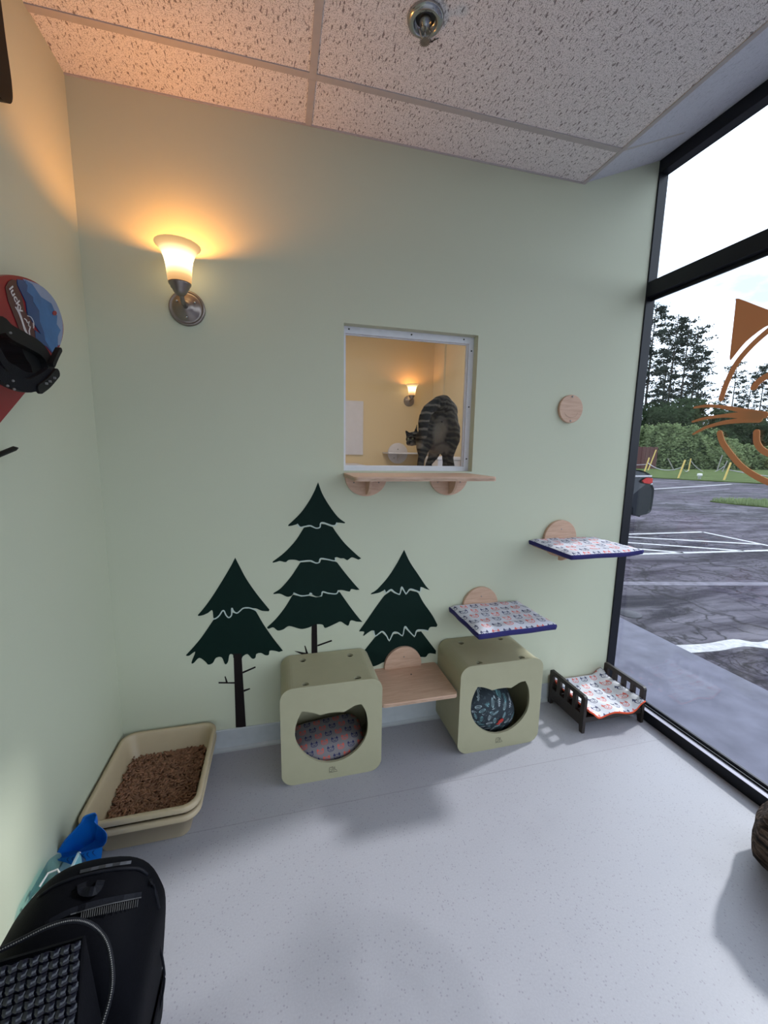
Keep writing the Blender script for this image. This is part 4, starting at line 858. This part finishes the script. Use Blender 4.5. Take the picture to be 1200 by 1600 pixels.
tube('bar', [(.03, -.14, -.03), (.03, .0, .01), (.03, .105, .035), (.03, .122, .037)], [.007, .007, .007, .002], M['blackp'], t, 8)
box('mount', 0, .03, -.10, -.08, -.03, -.01, M['blackp'], t)

# ---------------------------------------------------------------- tabby cat in the next room
shelf = box('ledge_shelf', 1.0, 1.72, T+.005, .50, 1.317, 1.335, M['wood'], bevel=.004); tag(shelf, 'birch ledge under the cat, behind the glass of the opening', 'shelf')
def c6(a, b, y): return hit(600+a/7.5, 600+b/7.5, 1, y)
bm = bmesh.new()
def ell(c, r, rot=None):
    m = Matrix.Translation(c) @ (rot.to_4x4() if rot else Matrix.Identity(4)) @ Matrix.Diagonal((*r, 1)); bmesh.ops.create_icosphere(bm, subdivisions=3, radius=1, matrix=m)
def caps(pts, rads):
    P = [c6(*p) for p in pts]
    for i in range(len(P)-1):
        n_ = max(2, int((P[i+1]-P[i]).length/.008))
        for k in range(n_+1):
            q = k/n_; bmesh.ops.create_icosphere(bm, subdivisions=2, radius=rads[i]*(1-q)+rads[i+1]*q, matrix=Matrix.Translation(P[i].lerp(P[i+1], q)))
ell(c6(700, 330, .31), (.078, .08, .075)); ell(c6(700, 450, .30), (.082, .08, .095)); ell(c6(660, 560, .34), (.085, .10, .085)); ell(c6(620, 640, .40), (.078, .09, .075)); ell(c6(650, 700, .36), (.070, .08, .060))
caps([(690, 245, .27), (640, 230, .235)], [.055, .04])
caps([(480, 640, .30), (455, 760, .28), (450, 830, .29), (430, 900, .27), (425, 965, .25)], [.055, .036, .024, .019, .021])    # left hind leg
caps([(560, 560, .30), (480, 640, .30)], [.07, .055])
caps([(790, 520, .29), (800, 640, .285), (775, 760, .28), (770, 860, .30), (785, 970, .25)], [.050, .046, .034, .021, .021])
caps([(600, 760, .42), (575, 850, .43), (530, 920, .42), (520, 968, .40)], [.042, .029, .019, .020])       # front legs
caps([(710, 740, .42), (715, 850, .43), (720, 968, .41)], [.035, .018, .019])
caps([(560, 640, .42), (470, 640, .43), (400, 630, .41)], [.065, .048, .036])     # neck
ell(c6(345, 640, .385), (.043, .044, .040)); ell(c6(300, 690, .365), (.020, .024, .017)); ell(c6(330, 690, .37), (.026, .026, .018))
for a, b, tx in ((268, 575, (250, 540)), (375, 555, (388, 460))):
    caps([(a+15 if a < 300 else a, b+20, .385), (a, b-5, .385), (tx[0], tx[1], .385)], [.014, .010, .002])
bd_ = fin(bm, 'body', None or M['trunk'])
md = bd_.modifiers.new('r', 'REMESH'); md.mode = 'VOXEL'; md.voxel_size = .0045
md = bd_.modifiers.new('s', 'SMOOTH'); md.iterations = 4; md.factor = .6
tx = bpy.data.textures.new('furn', 'CLOUDS'); tx.noise_scale = .012; md = bd_.modifiers.new('d', 'DISPLACE'); md.texture = tx; md.strength = .007; md.mid_level = .5
baked(bd_)
def m_fur():
    b = NB('tabby_fur'); o = b.obj(); nz = b.noise(o, 16, 3)
    s = b.sep(o); wv = b.math('SINE', b.math('ADD', b.math('MULTIPLY', s[2], 210.0), b.math('ADD', b.math('MULTIPLY', nz, 16.0), b.math('MULTIPLY', s[0], 40.0))))
    k = b.ramp(b.math('ADD', b.math('MULTIPLY', wv, .5), .5), [(.45, 0.0), (.7, 1.0)]); f = b.noise(o, 260, 3, .7)
    dark = b.mix(f, (.008, .008, .008, 1), (.035, .032, .03, 1)); lite = b.mix(f, (.06, .055, .045, 1), (.20, .18, .145, 1)); c = b.mix(b.math('MULTIPLY', k, .55), dark, lite)
    def patch(a, bb, y, r, zs=1.0):
        p = c6(a, bb, y); d_ = b.vmath('SUBTRACT', o, tuple(p)); q = b.sep(d_); rr_ = b.math('SQRT', b.math('ADD', b.math('POWER', q[0], 2.0), b.math('POWER', b.math('DIVIDE', q[2], zs), 2.0)))
        return b.math('MULTIPLY', b.ramp(b.math('ADD', b.math('DIVIDE', rr_, r), b.math('MULTIPLY', b.math('SUBTRACT', nz, .5), .5)), [(.55, 1.0), (1.0, 0.0)]), .85)
    pale = b.mix(f, (.16, .14, .115, 1), (.36, .32, .27, 1))
    pk = b.math('MAXIMUM', b.math('MAXIMUM', patch(645, 570, .25, .05, 1.9), patch(660, 770, .3, .045)), patch(335, 722, .35, .036, .6))
    return b.bsdf(b.mix(pk, c, pale), .9, 0, b.bump(f, .6, .006), .2)
fur = m_fur(); bd_.data.materials.clear(); bd_.data.materials.append(fur)
for p in bd_.data.polygons: p.use_smooth = True
ct = thing('cat', 'grey tabby cat seen from behind, standing arched beyond the glass', 'cat', (0, 0, 0)); bd_.parent = ct
bm = bmesh.new()
caps([(660, 220, .245), (590, 245, .215), (520, 300, .195), (480, 380, .185), (462, 470, .18), (458, 545, .18), (470, 600, .18)], [.030, .031, .031, .030, .029, .026, .018])
tl = fin(bm, 'tail', fur); md = tl.modifiers.new('r', 'REMESH'); md.mode = 'VOXEL'; md.voxel_size = .004; md = tl.modifiers.new('s', 'SMOOTH'); md.iterations = 3
md = tl.modifiers.new('d', 'DISPLACE'); md.texture = tx; md.strength = .007; baked(tl); tl.parent = ct
b = NB('ringed_tail_fur'); o_ = b.obj(); s_ = b.sep(o_); nz_ = b.noise(o_, 30, 3); rg = b.ramp(b.math('SINE', b.math('ADD', b.math('MULTIPLY', s_[2], 150.0), b.math('MULTIPLY', nz_, 3.0))), [(.45, 0.0), (.8, 1.0)])
f_ = b.noise(o_, 260, 3); b.bsdf(b.mix(rg, b.mix(f_, (.008, .008, .007, 1), (.03, .028, .025, 1)), b.mix(f_, (.09, .08, .065, 1), (.26, .23, .19, 1))), .9, 0, b.bump(f_, .6, .006), .2)
tl.data.materials.clear(); tl.data.materials.append(b.m)
for p in tl.data.polygons: p.use_smooth = True
def ball(name, c, r, mat, par): bm = bmesh.new(); bmesh.ops.create_uvsphere(bm, u_segments=14, v_segments=10, radius=r, matrix=Matrix.Translation(c)); return fin(bm, name, mat, par, True)
M['eye'] = plain('cat_eye', (.35, .38, .22, 1), .1, bump=0)
for a, b_ in ((285, 645), (335, 640)): e = ball('eye', c6(a, b_, .347), .0055, M['eye'], ct); ball('pupil', c6(a-2, b_, .3415), .0026, M['blackp'], e)
ball('nose', c6(298, 695, .345), .0045, M['bark_vinyl'], ct)
ball('rump_mark', c6(680, 440, .205), .006, M['bark_vinyl'], ct)

# ---------------------------------------------------------------- outdoors
ZA = -.12
struct(box('ground_asphalt', 3.69, 90, -40, 90, ZA-.1, ZA, M['asphalt']))
struct(box('sidewalk', W+.12, 3.69, -12, 14, -.2, -.03, M['concrete'], bevel=.012))
struct(box('sidewalk_front', -3, W+.12, -6, FY-.12, -.2, -.03, M['concrete']))
struct(box('ground_front', -40, 3.69, -40, -6, ZA-.1, ZA, M['asphalt']))
struct(box('wall_outer', -.12, W+.12, Y2+.1, 10, -.1, 3.2, M['concrete']))
def ground(name, pts, mat, th=.004, z=ZA): return plate(name, pts, mat, (), lambda u, v, w: (u, v, z+th-w), th)
V = [(22.6, 24.6), (24.6, 20.5), (25.7, 17.6), (27.3, 14.8), (30.5, 8), (34, 0), (36, -10), (90, -10), (90, 90), (10, 90), (12, 42), (19, 31)]
tag(struct(ground('ground_grass', V, M['grass'], .06)), 'mown grass strip along the far edge of the lot', 'grass'); 
del bpy.data.objects['ground_grass']['label']; del bpy.data.objects['ground_grass']['category']
isl = cat_rom([(14.9, 8.6), (15.6, 8.7), (17, 8.0), (18.5, 6.2), (17.6, 5.2), (15.8, 6.3), (15.0, 7.6)], 6, True)
def tufts(name, pts_fn, n, h, mat, parent=None, seed=1, loc=None):
    r = random.Random(seed); V, F = [], []
    for k in range(n):
        x, y, z = pts_fn(r); a = r.random()*6.28; w_ = h*.18; hh = h*r.uniform(.5, 1.2); lx, ly = r.uniform(-.4, .4)*hh, r.uniform(-.4, .4)*hh; b0 = len(V)
        V += [(x-w_*math.cos(a), y-w_*math.sin(a), z), (x+w_*math.cos(a), y+w_*math.sin(a), z), (x+lx, y+ly, z+hh)]; F.append((b0, b0+1, b0+2))
    return mesh(name, V, F, mat, parent)
g = ground('grass_island', isl, M['grass'], .03); tag(g, 'small grassy island in the asphalt lot, right edge of window', 'grass island')
def pin(r):
    while True:
        x, y = r.uniform(14.9, 18.5), r.uniform(5.2, 8.7); ins = False; j = len(isl)-1
        for i in range(len(isl)):
            if (isl[i][1] > y) != (isl[j][1] > y) and x < (isl[j][0]-isl[i][0])*(y-isl[i][1])/(isl[j][1]-isl[i][1])+isl[i][0]: ins = not ins
            j = i
        if ins: return x, y, ZA+.03
tf_ = tufts('grass_blades', pin, 2500, .14, M['vine'], g)
def stripe(name, a, b, w_, label, mat='line', parent=None, cat='painted line', group=None):
    o = ground(name, ribbon([a, b], w_, False), M[mat], .004)
    if parent: o.parent = parent
    else: tag(o, label, cat, group)
    return o
t = thing('hatched_bay', 'white painted hatched bay on the asphalt outside the window', 'road marking', (0, 0, 0))
for a, b in (((4.2, 3.30), (12.0, 2.62)), ((4.5, 4.60), (9.1, 4.39)), ((9.1, 4.39), (9.02, 2.85)), ((6.55, 4.52), (8.99, 3.30)), ((5.6, 4.50+.0), (8.15, 2.97)), ((4.9, 4.35+.1), (6.98, 3.06))):
    stripe('stripe', a, b, .085, '', parent=t)
o = ground('parking_line', cat_rom([(3.70, .58), (4.1, .52), (4.45, .53), (4.6, .44), (5.0, .46), (6.5, .36), (9, .2)], 4)+cat_rom([(9, .06), (6.5, .22), (5.0, .32), (4.6, .33), (4.4, .41), (4.1, .40), (3.70, .44)], 4), M['line'], .004)
tag(o, 'thick white painted line meeting the pale sidewalk edge', 'painted line', 'parking bay lines')
stripe('parking_line', (3.9, 2.15), (9, 1.05), .13, 'faded grey painted line on cracked asphalt nearer than the hatched bay', 'faint', group='parking bay lines')
stripe('parking_line', (13.0, 11.7), (25.0, 15.1), .14, 'long white line across the lot right of the parked car', group='parking bay lines')
stripe('parking_line', (16, 15.5), (24.8, 18.0), .14, 'white painted line nearest the grass strip, beyond the car', 'faint', group='parking bay lines')
stripe('parking_line', (17.0, 11.4), (21.5, 12.7), .12, 'short worn line in the middle of the lot', 'faint', group='parking bay lines')
lathe('drain_cover', [(0, 0), (.07, 0), (.075, -.006), (.10, -.008), (.105, -.012), (.0, -.012)], M['curb'], None, (4.02, 1.18, ZA+.014)); tag(bpy.data.objects['drain_cover'], 'small round cleanout cover in asphalt at the sidewalk corner', 'drain cover')

# parked car
CZ = .10
t = thing('parked_car', 'rear end of a dark sedan parked outside, cut by window frame', 'car', (0, 4.95, ZA))
prof = [(8.07, .27), (8.30, .31), (8.352, .40), (8.36, .69), (8.33, .78), (8.26, .88), (8.25, .98), (8.21, 1.06), (8.02, 1.13), (7.70, 1.165), (7.2, 1.40), (6.7, 1.50), (6.1, 1.50), (5.5, 1.38), (4.95, 1.08), (4.3, 1.0), (3.98, .85), (3.93, .55), (4.0, .30)]
arch = lambda cx, r=.37: [(cx-r*math.cos(math.radians(a)), .30+r*math.sin(math.radians(a))) for a in range(0, 181, 20)]
low = [(4.0, .27)]+arch(4.75)+arch(7.52)+[(8.07, .25)]
prof = [(a, b+.10*min(1, max(0, (b-.25)/.3))) for a, b in prof]
P = cat_rom(prof, 3)+low[0:]
bm = bmesh.new(); secs = [(.0+.05, .96), (.0, 1.0), (1.75, 1.0), (1.70, .96)]
rows = []
for (yy, s) in ((0.03, 0), (0, 1), (1.75, 1), (1.72, 0)):
    rows.append([bm.verts.new((p[0]+(0 if s else (6.1-p[0])*.012), yy+max(0, p[1]-1.1)*(.45 if yy < .5 else -.45), p[1]-(0 if s else .02*(p[1] > .5)))) for p in P])
for a, b in zip(rows[:-1], rows[1:]):
    for k in range(len(P)): bm.faces.new((a[k], a[(k+1) % len(P)], b[(k+1) % len(P)], b[k]))
bm.faces.new(rows[0]); bm.faces.new(rows[-1])
fin(bm, 'body', M['carp'], t, False)
side = [(5.1, 1.22), (5.55, 1.46), (6.1, 1.55), (6.65, 1.55), (7.1, 1.46), (7.45, 1.28)]
plate('side_window', side, M['carglass'], (), lambda u, v, w: (u, -.004+w+max(0, v-1.1)*.45, v), .01, t)
plate('rear_window', [(.25, 7.66), (1.5, 7.66), (1.42, 7.2), (.33, 7.2)], M['carglass'], (), lambda u, v, w: (v, u, 1.265+(7.7-v)*.5+.012-w), .02, t)
plate('tail_light', [(8.02, .93), (8.12, 1.0), (8.245, .99), (8.275, .90), (8.20, .87), (8.06, .89)], M['tail'], (), lambda u, v, w: (u, -.012+w, v+.08), .03, t)
box('tail_light', 8.24, 8.285, -.01, .35, .965, 1.065, M['tail'], t, .01); box('tail_light', 8.24, 8.285, 1.40, 1.755, .965, 1.065, M['tail'], t, .01)
box('chrome_trim', 7.68, 8.25, -.014, .02, 1.09, 1.125, M['carchrome'], t, .004); box('chrome_trim', 8.24, 8.29, -.012, .25, .925, .955, M['carchrome'], t, .004)
box('bumper', 8.2, 8.40, .04, 1.71, .36, .66, M['carp'], t, .03)
box('antenna', 7.95, 8.12, .5, .53, 1.25, 1.28, M['blackp'], t, .004)
for cx in (4.75, 7.52):
    for yy in (0.02, 1.53):
        wv_ = lathe('wheel', [(.0, -.01), (.20, -.01), (.22, -.02), (.31, -.02), (.325, 0), (.325, .17), (.30, .20), (0, .2)], M['rubber'], t, (cx, yy, .325), axis='-y', seg=40); wv_.rotation_euler = (0, 0, 0); wv_.scale = (1, -1, 1)
        r_ = lathe('rim', [(.0, 0), (.05, 0), (.06, .01), (.19, .012), (.21, .0), (.215, .012), (0, .02)], M['alloy'], wv_, (0, .022, 0), axis='-y', seg=30)
        bm = bmesh.new()
        for k in range(5):
            a = 2*math.pi*k/5; tube_into(bm, [(.03*math.cos(a), .024, .03*math.sin(a)), (.2*math.cos(a), .028, .2*math.sin(a))], .018, 6)
        sp_ = fin(bm, 'spoke', M['alloy'], wv_)

# fence posts and chains on the grass
GZ = ZA+.06
def gp(px, py): p = hit(px, py, 2, GZ); return Vector((p.x, p.y))
posts = [((1005.5, 741), (1011.5, 714.5), 'y', 'yellow leaning post on grass just right of the window frame'), ((1012.5, 735), (1021.5, 702.5), 'y', 'tallest yellow post, leaning right, before the brown fence'), ((1059.5, 747), (1067, 718), 'y', 'yellow post on grass straight below the dense vine mound'), ((1075.5, 736), (1077, 716), 'y', 'upright yellow post further back, right of centre post'), ((1131, 750), (1138, 722), 'y', 'yellow post on grass left of the orange decal chin'),
         ((1053.5, 735.5), (1041, 716), 'g', 'grey weathered post leaning left before the vine mound'), ((1120, 736), (1125, 711), 'g', 'grey weathered post right of the vine mound'), ((1128.5, 737), (1134, 720), 'g', 'short leaning grey post beside the front yellow post'), ((1171, 729), (1174, 710), 'g', 'upright grey post seen inside the orange decal')]
tops = []
for (bx_, by_), (tx_, ty_), kd, lab in posts:
    b0 = gp(bx_, by_); dist = (Vector((b0.x, b0.y, 0))-CP).dot(AF); h = (by_-ty_)*dist/CAM[0]; lean = (tx_-bx_)*dist/CAM[0]
    tp = Vector((b0.x, b0.y, GZ-.03))+Vector((AR.x, AR.y, 0))*lean+Vector((0, 0, h)); bt = Vector((b0.x, b0.y, GZ-.03)); r = .055 if kd == 'y' else .05
    q = tube('fence_post', [(0, 0, 0), tuple((tp-bt)*.98), tuple(tp-bt)], [r, r*.95, r*.6], M['yellow' if kd == 'y' else 'greywood'], None, 10, False); q.location = bt
    tag(q, lab, 'post', 'posts on the grass'); tops.append((bt, tp))
def sag(a, b, label, d=.5):
    pts = [tuple(a.lerp(b, k/14)-Vector((0, 0, d*4*(k/14)*(1-k/14)))) for k in range(15)]
    tag(tube('chain', pts, .028, M['chain'], None, 5), label, 'chain', 'chains between the posts')
up_ = lambda i, q=.85: tops[i][0].lerp(tops[i][1], q)
sag(up_(0)+Vector((-4, 3, .1)), up_(0, .6), 'chain left of the first yellow post', .25); sag(up_(0, .7), up_(2, .6), 'long chain sagging from first yellow post to the middle one', .35); sag(up_(3), up_(7, .6), 'chain sagging behind from back yellow post to short grey post', .9); sag(up_(2, .6), up_(3, .1), 'chain running down right from the middle yellow post', .2); sag(up_(4, .6), up_(4, .5)+Vector((4, -5, -.1)), 'chain right of the yellow post by the decal', .3)
p = gp(1092.5, 748.5); tag(lathe('pvc_cap', [(0, 0), (.09, 0), (.09, .18), (.14, .2), (.14, .32), (.11, .36), (0, .37)], M['cup'], None, (p.x, p.y, GZ-.01), seg=16), 'small white capped pipe standing in the grass', 'pipe')
# red-brown fence
a = hit(985, 731, 1, 27); 
t = thing('board_fence', 'red-brown board fence at left behind the posts', 'fence', (36.2, 33.2, GZ-.02))
bm = bmesh.new()
for k in range(14): bx(bm, k*.26, k*.26+.24, 0+.02*(k % 2), .05+.02*(k % 2), 0, 2.3+.03*math.sin(k*2.1))
fin(bm, 'boards', M['brownfence'], t)
bm = bmesh.new(); bx(bm, 0, 3.64, .07, .14, .5, .6); bx(bm, 0, 3.64, .07, .14, 1.8, 1.9); fin(bm, 'rail', M['brownfence'], t)

# vegetation
def leafcloud(name, pts, sz, mat, parent, rnd, flat=.5):
    V, F = [], []
    for p in pts:
        a = Vector((rnd.gauss(0, 1), rnd.gauss(0, 1), rnd.gauss(0, flat))).normalized(); b_ = a.cross(Vector((rnd.gauss(0, 1), rnd.gauss(0, 1), rnd.gauss(0, 1)))).normalized(); s = sz*rnd.uniform(.5, 1.3); b0 = len(V)
        V += [p-a*s, p+b_*s*.55, p+a*s, p-b_*s*.55]; F.append((b0, b0+1, b0+2, b0+3))
    return mesh(name, V, F, mat, parent)
def pine(h, seed, bare=.35, spread=2.6, dens=1.0):
    r = random.Random(seed); t = bpy.data.objects.new('pine_tree', None); COL.objects.link(t)
    bend = (r.uniform(-.4, .4), r.uniform(-.4, .4)); tr = lambda z: Vector((bend[0]*math.sin(z/h*3), bend[1]*math.sin(z/h*2.5), z))
    bm = bmesh.new(); tube_into(bm, [tr(h*k/10) for k in range(11)], [.20*(1-.085*k) for k in range(11)], 7)
    pts = []
    nb = int(58*dens)
    for k in range(nb):
        z = h*(bare+(1-bare)*(k/nb)**.9); q = (z/h-bare)/(1-bare); L_ = spread*(1-.72*q)*r.uniform(.45, 1.1)+.25; a = r.random()*6.28; rise = r.uniform(-.05, .35)
        s = tr(z); e = s+Vector((math.cos(a)*L_, math.sin(a)*L_, L_*rise)); tube_into(bm, [s, s.lerp(e, .5)-Vector((0, 0, .06*L_)), e], [.035, .022, .008], 4, False)
        for c in range(r.randint(3, 5)):
            f_ = r.uniform(.45, 1.08); cc = s.lerp(e, f_); rad = r.uniform(.25, .55)
            pts += [cc+Vector((r.gauss(0, rad*.6), r.gauss(0, rad*.6), r.gauss(0, rad*.30))) for _ in range(13)]
    fin(bm, 'trunk', M['trunk'], t, True); leafcloud('foliage', pts, .16, M['pinefol'], t, r); return t
def broad(h, rad, seed, n=5200, mat='broad', sz=.3, name='leafy_tree'):
    r = random.Random(seed); t = bpy.data.objects.new(name, None); COL.objects.link(t)
    bm = bmesh.new(); tube_into(bm, [(0, 0, 0), (.1, 0, h*.4), (0, .1, h*.8)], [.22, .16, .05], 7); pts = []
    cl = [(Vector((r.uniform(-1, 1)*rad*.75, r.uniform(-1, 1)*rad*.75, h*r.uniform(.18, .92))), r.uniform(.25, .48)*rad) for _ in range(26)]
    for c, cr_ in cl[:10]: tube_into(bm, [(0, 0, h*.3), c*.6+Vector((0, 0, h*.1)), c], [.08, .05, .02], 5, False)
    for k in range(n):
        c, cr_ = cl[k % 26]; d = Vector((r.gauss(0, 1), r.gauss(0, 1), r.gauss(0, 1))).normalized()*cr_*r.uniform(.65, 1); d.z *= .8; pts.append(c+d)
    fin(bm, 'trunk', M['trunk'], t, True); leafcloud('foliage', pts, sz, M[mat], t, r); return t
def place(proto, used, px, Y, topy, label, group, h0, cat='tree'):
    """stand a tree on the ground at depth Y; scale it to the height the photo shows"""
    top = hit(px, topy, 1, Y); h = top.z-GZ; o = proto if not used else copy_tree(proto)
    o.location = (top.x, Y, GZ-.05); s = h/h0; o.scale = (s, s, s); o.rotation_euler = (0, 0, random.uniform(0, 6.28)); tag(o, label, cat, group); return o
pines = [pine(18, 11, .30), pine(18, 12, .38), pine(18, 13, .25, 3.0)]
used = [0, 0, 0]
spec = [(1006, 42, 486, 0, 'tall pine partly behind the window frame, leftmost of the group'), (1028, 40, 474, 1, 'tall thin pine second from the window frame'), (1047, 44, 515, 2, 'shorter pine between the two tallest pines'), (1062, 42, 492, 1, 'tall pine left of the gap, thin bare lower trunk'), (1078, 41, 500, 0, 'tall pine in the middle of the left group'), (1092, 43, 512, 2, 'tall pine at the right edge of the left group'), (1101, 46, 545, 1, 'lower pine on the right flank of the left group'),
        (1151, 50, 566, 2, 'wide pine seen inside the decal cheek line'), (1178, 54, 580, 0, 'pine right of the widest one, beyond whiskers'), (1197, 50, 568, 1, 'pine at the right edge of the photo'), (1128, 56, 618, 2, 'small distant pine left of the decal whiskers')]
for px, Y, ty, k, lab in spec: Y += 10; place(pines[k], used[k], px, Y, ty, lab, 'pine trees behind the lot', 18); used[k] = 1
br = [broad(10, 4.2, 31), broad(10, 4.8, 32)]; ub = [0, 0]
spec = [(1004, 38, 640, 0, 'leafy tree behind the frame above the brown fence'), (1030, 37, 628, 1, 'leafy tree under the tall pines, second from frame'), (1058, 39, 622, 0, 'leafy tree in the middle under the tall pines'), (1086, 37, 615, 1, 'leafy tree at the right foot of the tall pines'), (1108, 40, 640, 0, 'lower leafy tree left of the whisker tips'), (1132, 41, 650, 1, 'leafy tree behind the orange whiskers'), (1156, 42, 645, 0, 'leafy tree below the wide pine'), (1180, 40, 650, 1, 'leafy tree right of the wide pine'), (1205, 41, 640, 0, 'leafy tree at the right photo edge')]
for px, Y, ty, k, lab in spec: Y += 10; place(br[k], ub[k], px, Y, ty, lab, 'leafy trees behind the vine mounds', 10.5); ub[k] = 1
def mound(name, label, cx, cy, rx, ry, h, seed, n):
    r = random.Random(seed); t = thing(name, label, 'bush', (cx, cy, GZ-.05), 'vine covered mounds'); V, F = [], []; nu, nv = 36, 12
    def surf(a, q):
        k = 1+.16*math.sin(3*a+seed)+.10*math.sin(7*a+2*seed)+.06*math.sin(13*a+q*9); rr_ = math.cos(q*math.pi/2)**.55
        return Vector((rx*k*rr_*math.cos(a), ry*k*rr_*math.sin(a), h*math.sin(q*math.pi/2)*(1+.12*math.sin(4*a+seed)+.08*math.sin(9*a))))
    for j in range(nv+1):
        for i in range(nu): V.append(surf(2*math.pi*i/nu, j/nv*.98))
    for j in range(nv):
        for i in range(nu): F.append((j*nu+i, j*nu+(i+1) % nu, (j+1)*nu+(i+1) % nu, (j+1)*nu+i))
    F.append(tuple(nv*nu+i for i in range(nu)))
    mesh('core', V, F, M['broad'], t, True)
    pts = []
    for k in range(n): a = r.random()*6.28; q = r.random()**.8; p = surf(a, q); pts.append(p*(1+.05*abs(r.gauss(0, 1)))+Vector((0, 0, r.uniform(-.05, .15))))
    leafcloud('leaves', pts, .17, M['vine'], t, r, .35)
def mp_(px, Y, ty): q = hit(px, ty, 1, Y); return q.x, q.z-GZ
for px, Y, ty, rx, ry, lab, sd in ((1006, 30.5, 671, 2.6, 1.8, 'vine-covered mound behind the brown fence, beside the frame', 1), (1047, 28, 668, 2.6, 2.2, 'large vine-covered mound in the middle behind yellow posts', 2), (1078, 27, 672, 3.2, 2.2, 'large vine-covered mound right of centre behind posts', 3), (1110, 26, 700, 2.6, 1.8, 'low vine mound between the big mound and the decal', 4), (1150, 27, 697, 3.0, 1.8, 'low vine mound inside the decal cheek', 5), (1192, 26, 700, 3.6, 1.8, 'low vine mound at the right photo edge', 6), (1128, 28, 690, 2.8, 1.6, 'vine mound just left of the decal chin line', 7)):
    Y += 8; x, h = mp_(px, Y, ty); h *= .86; mound('vine_mound', lab, x, Y, rx*1.25, ry*1.2, h, sd, 9000)
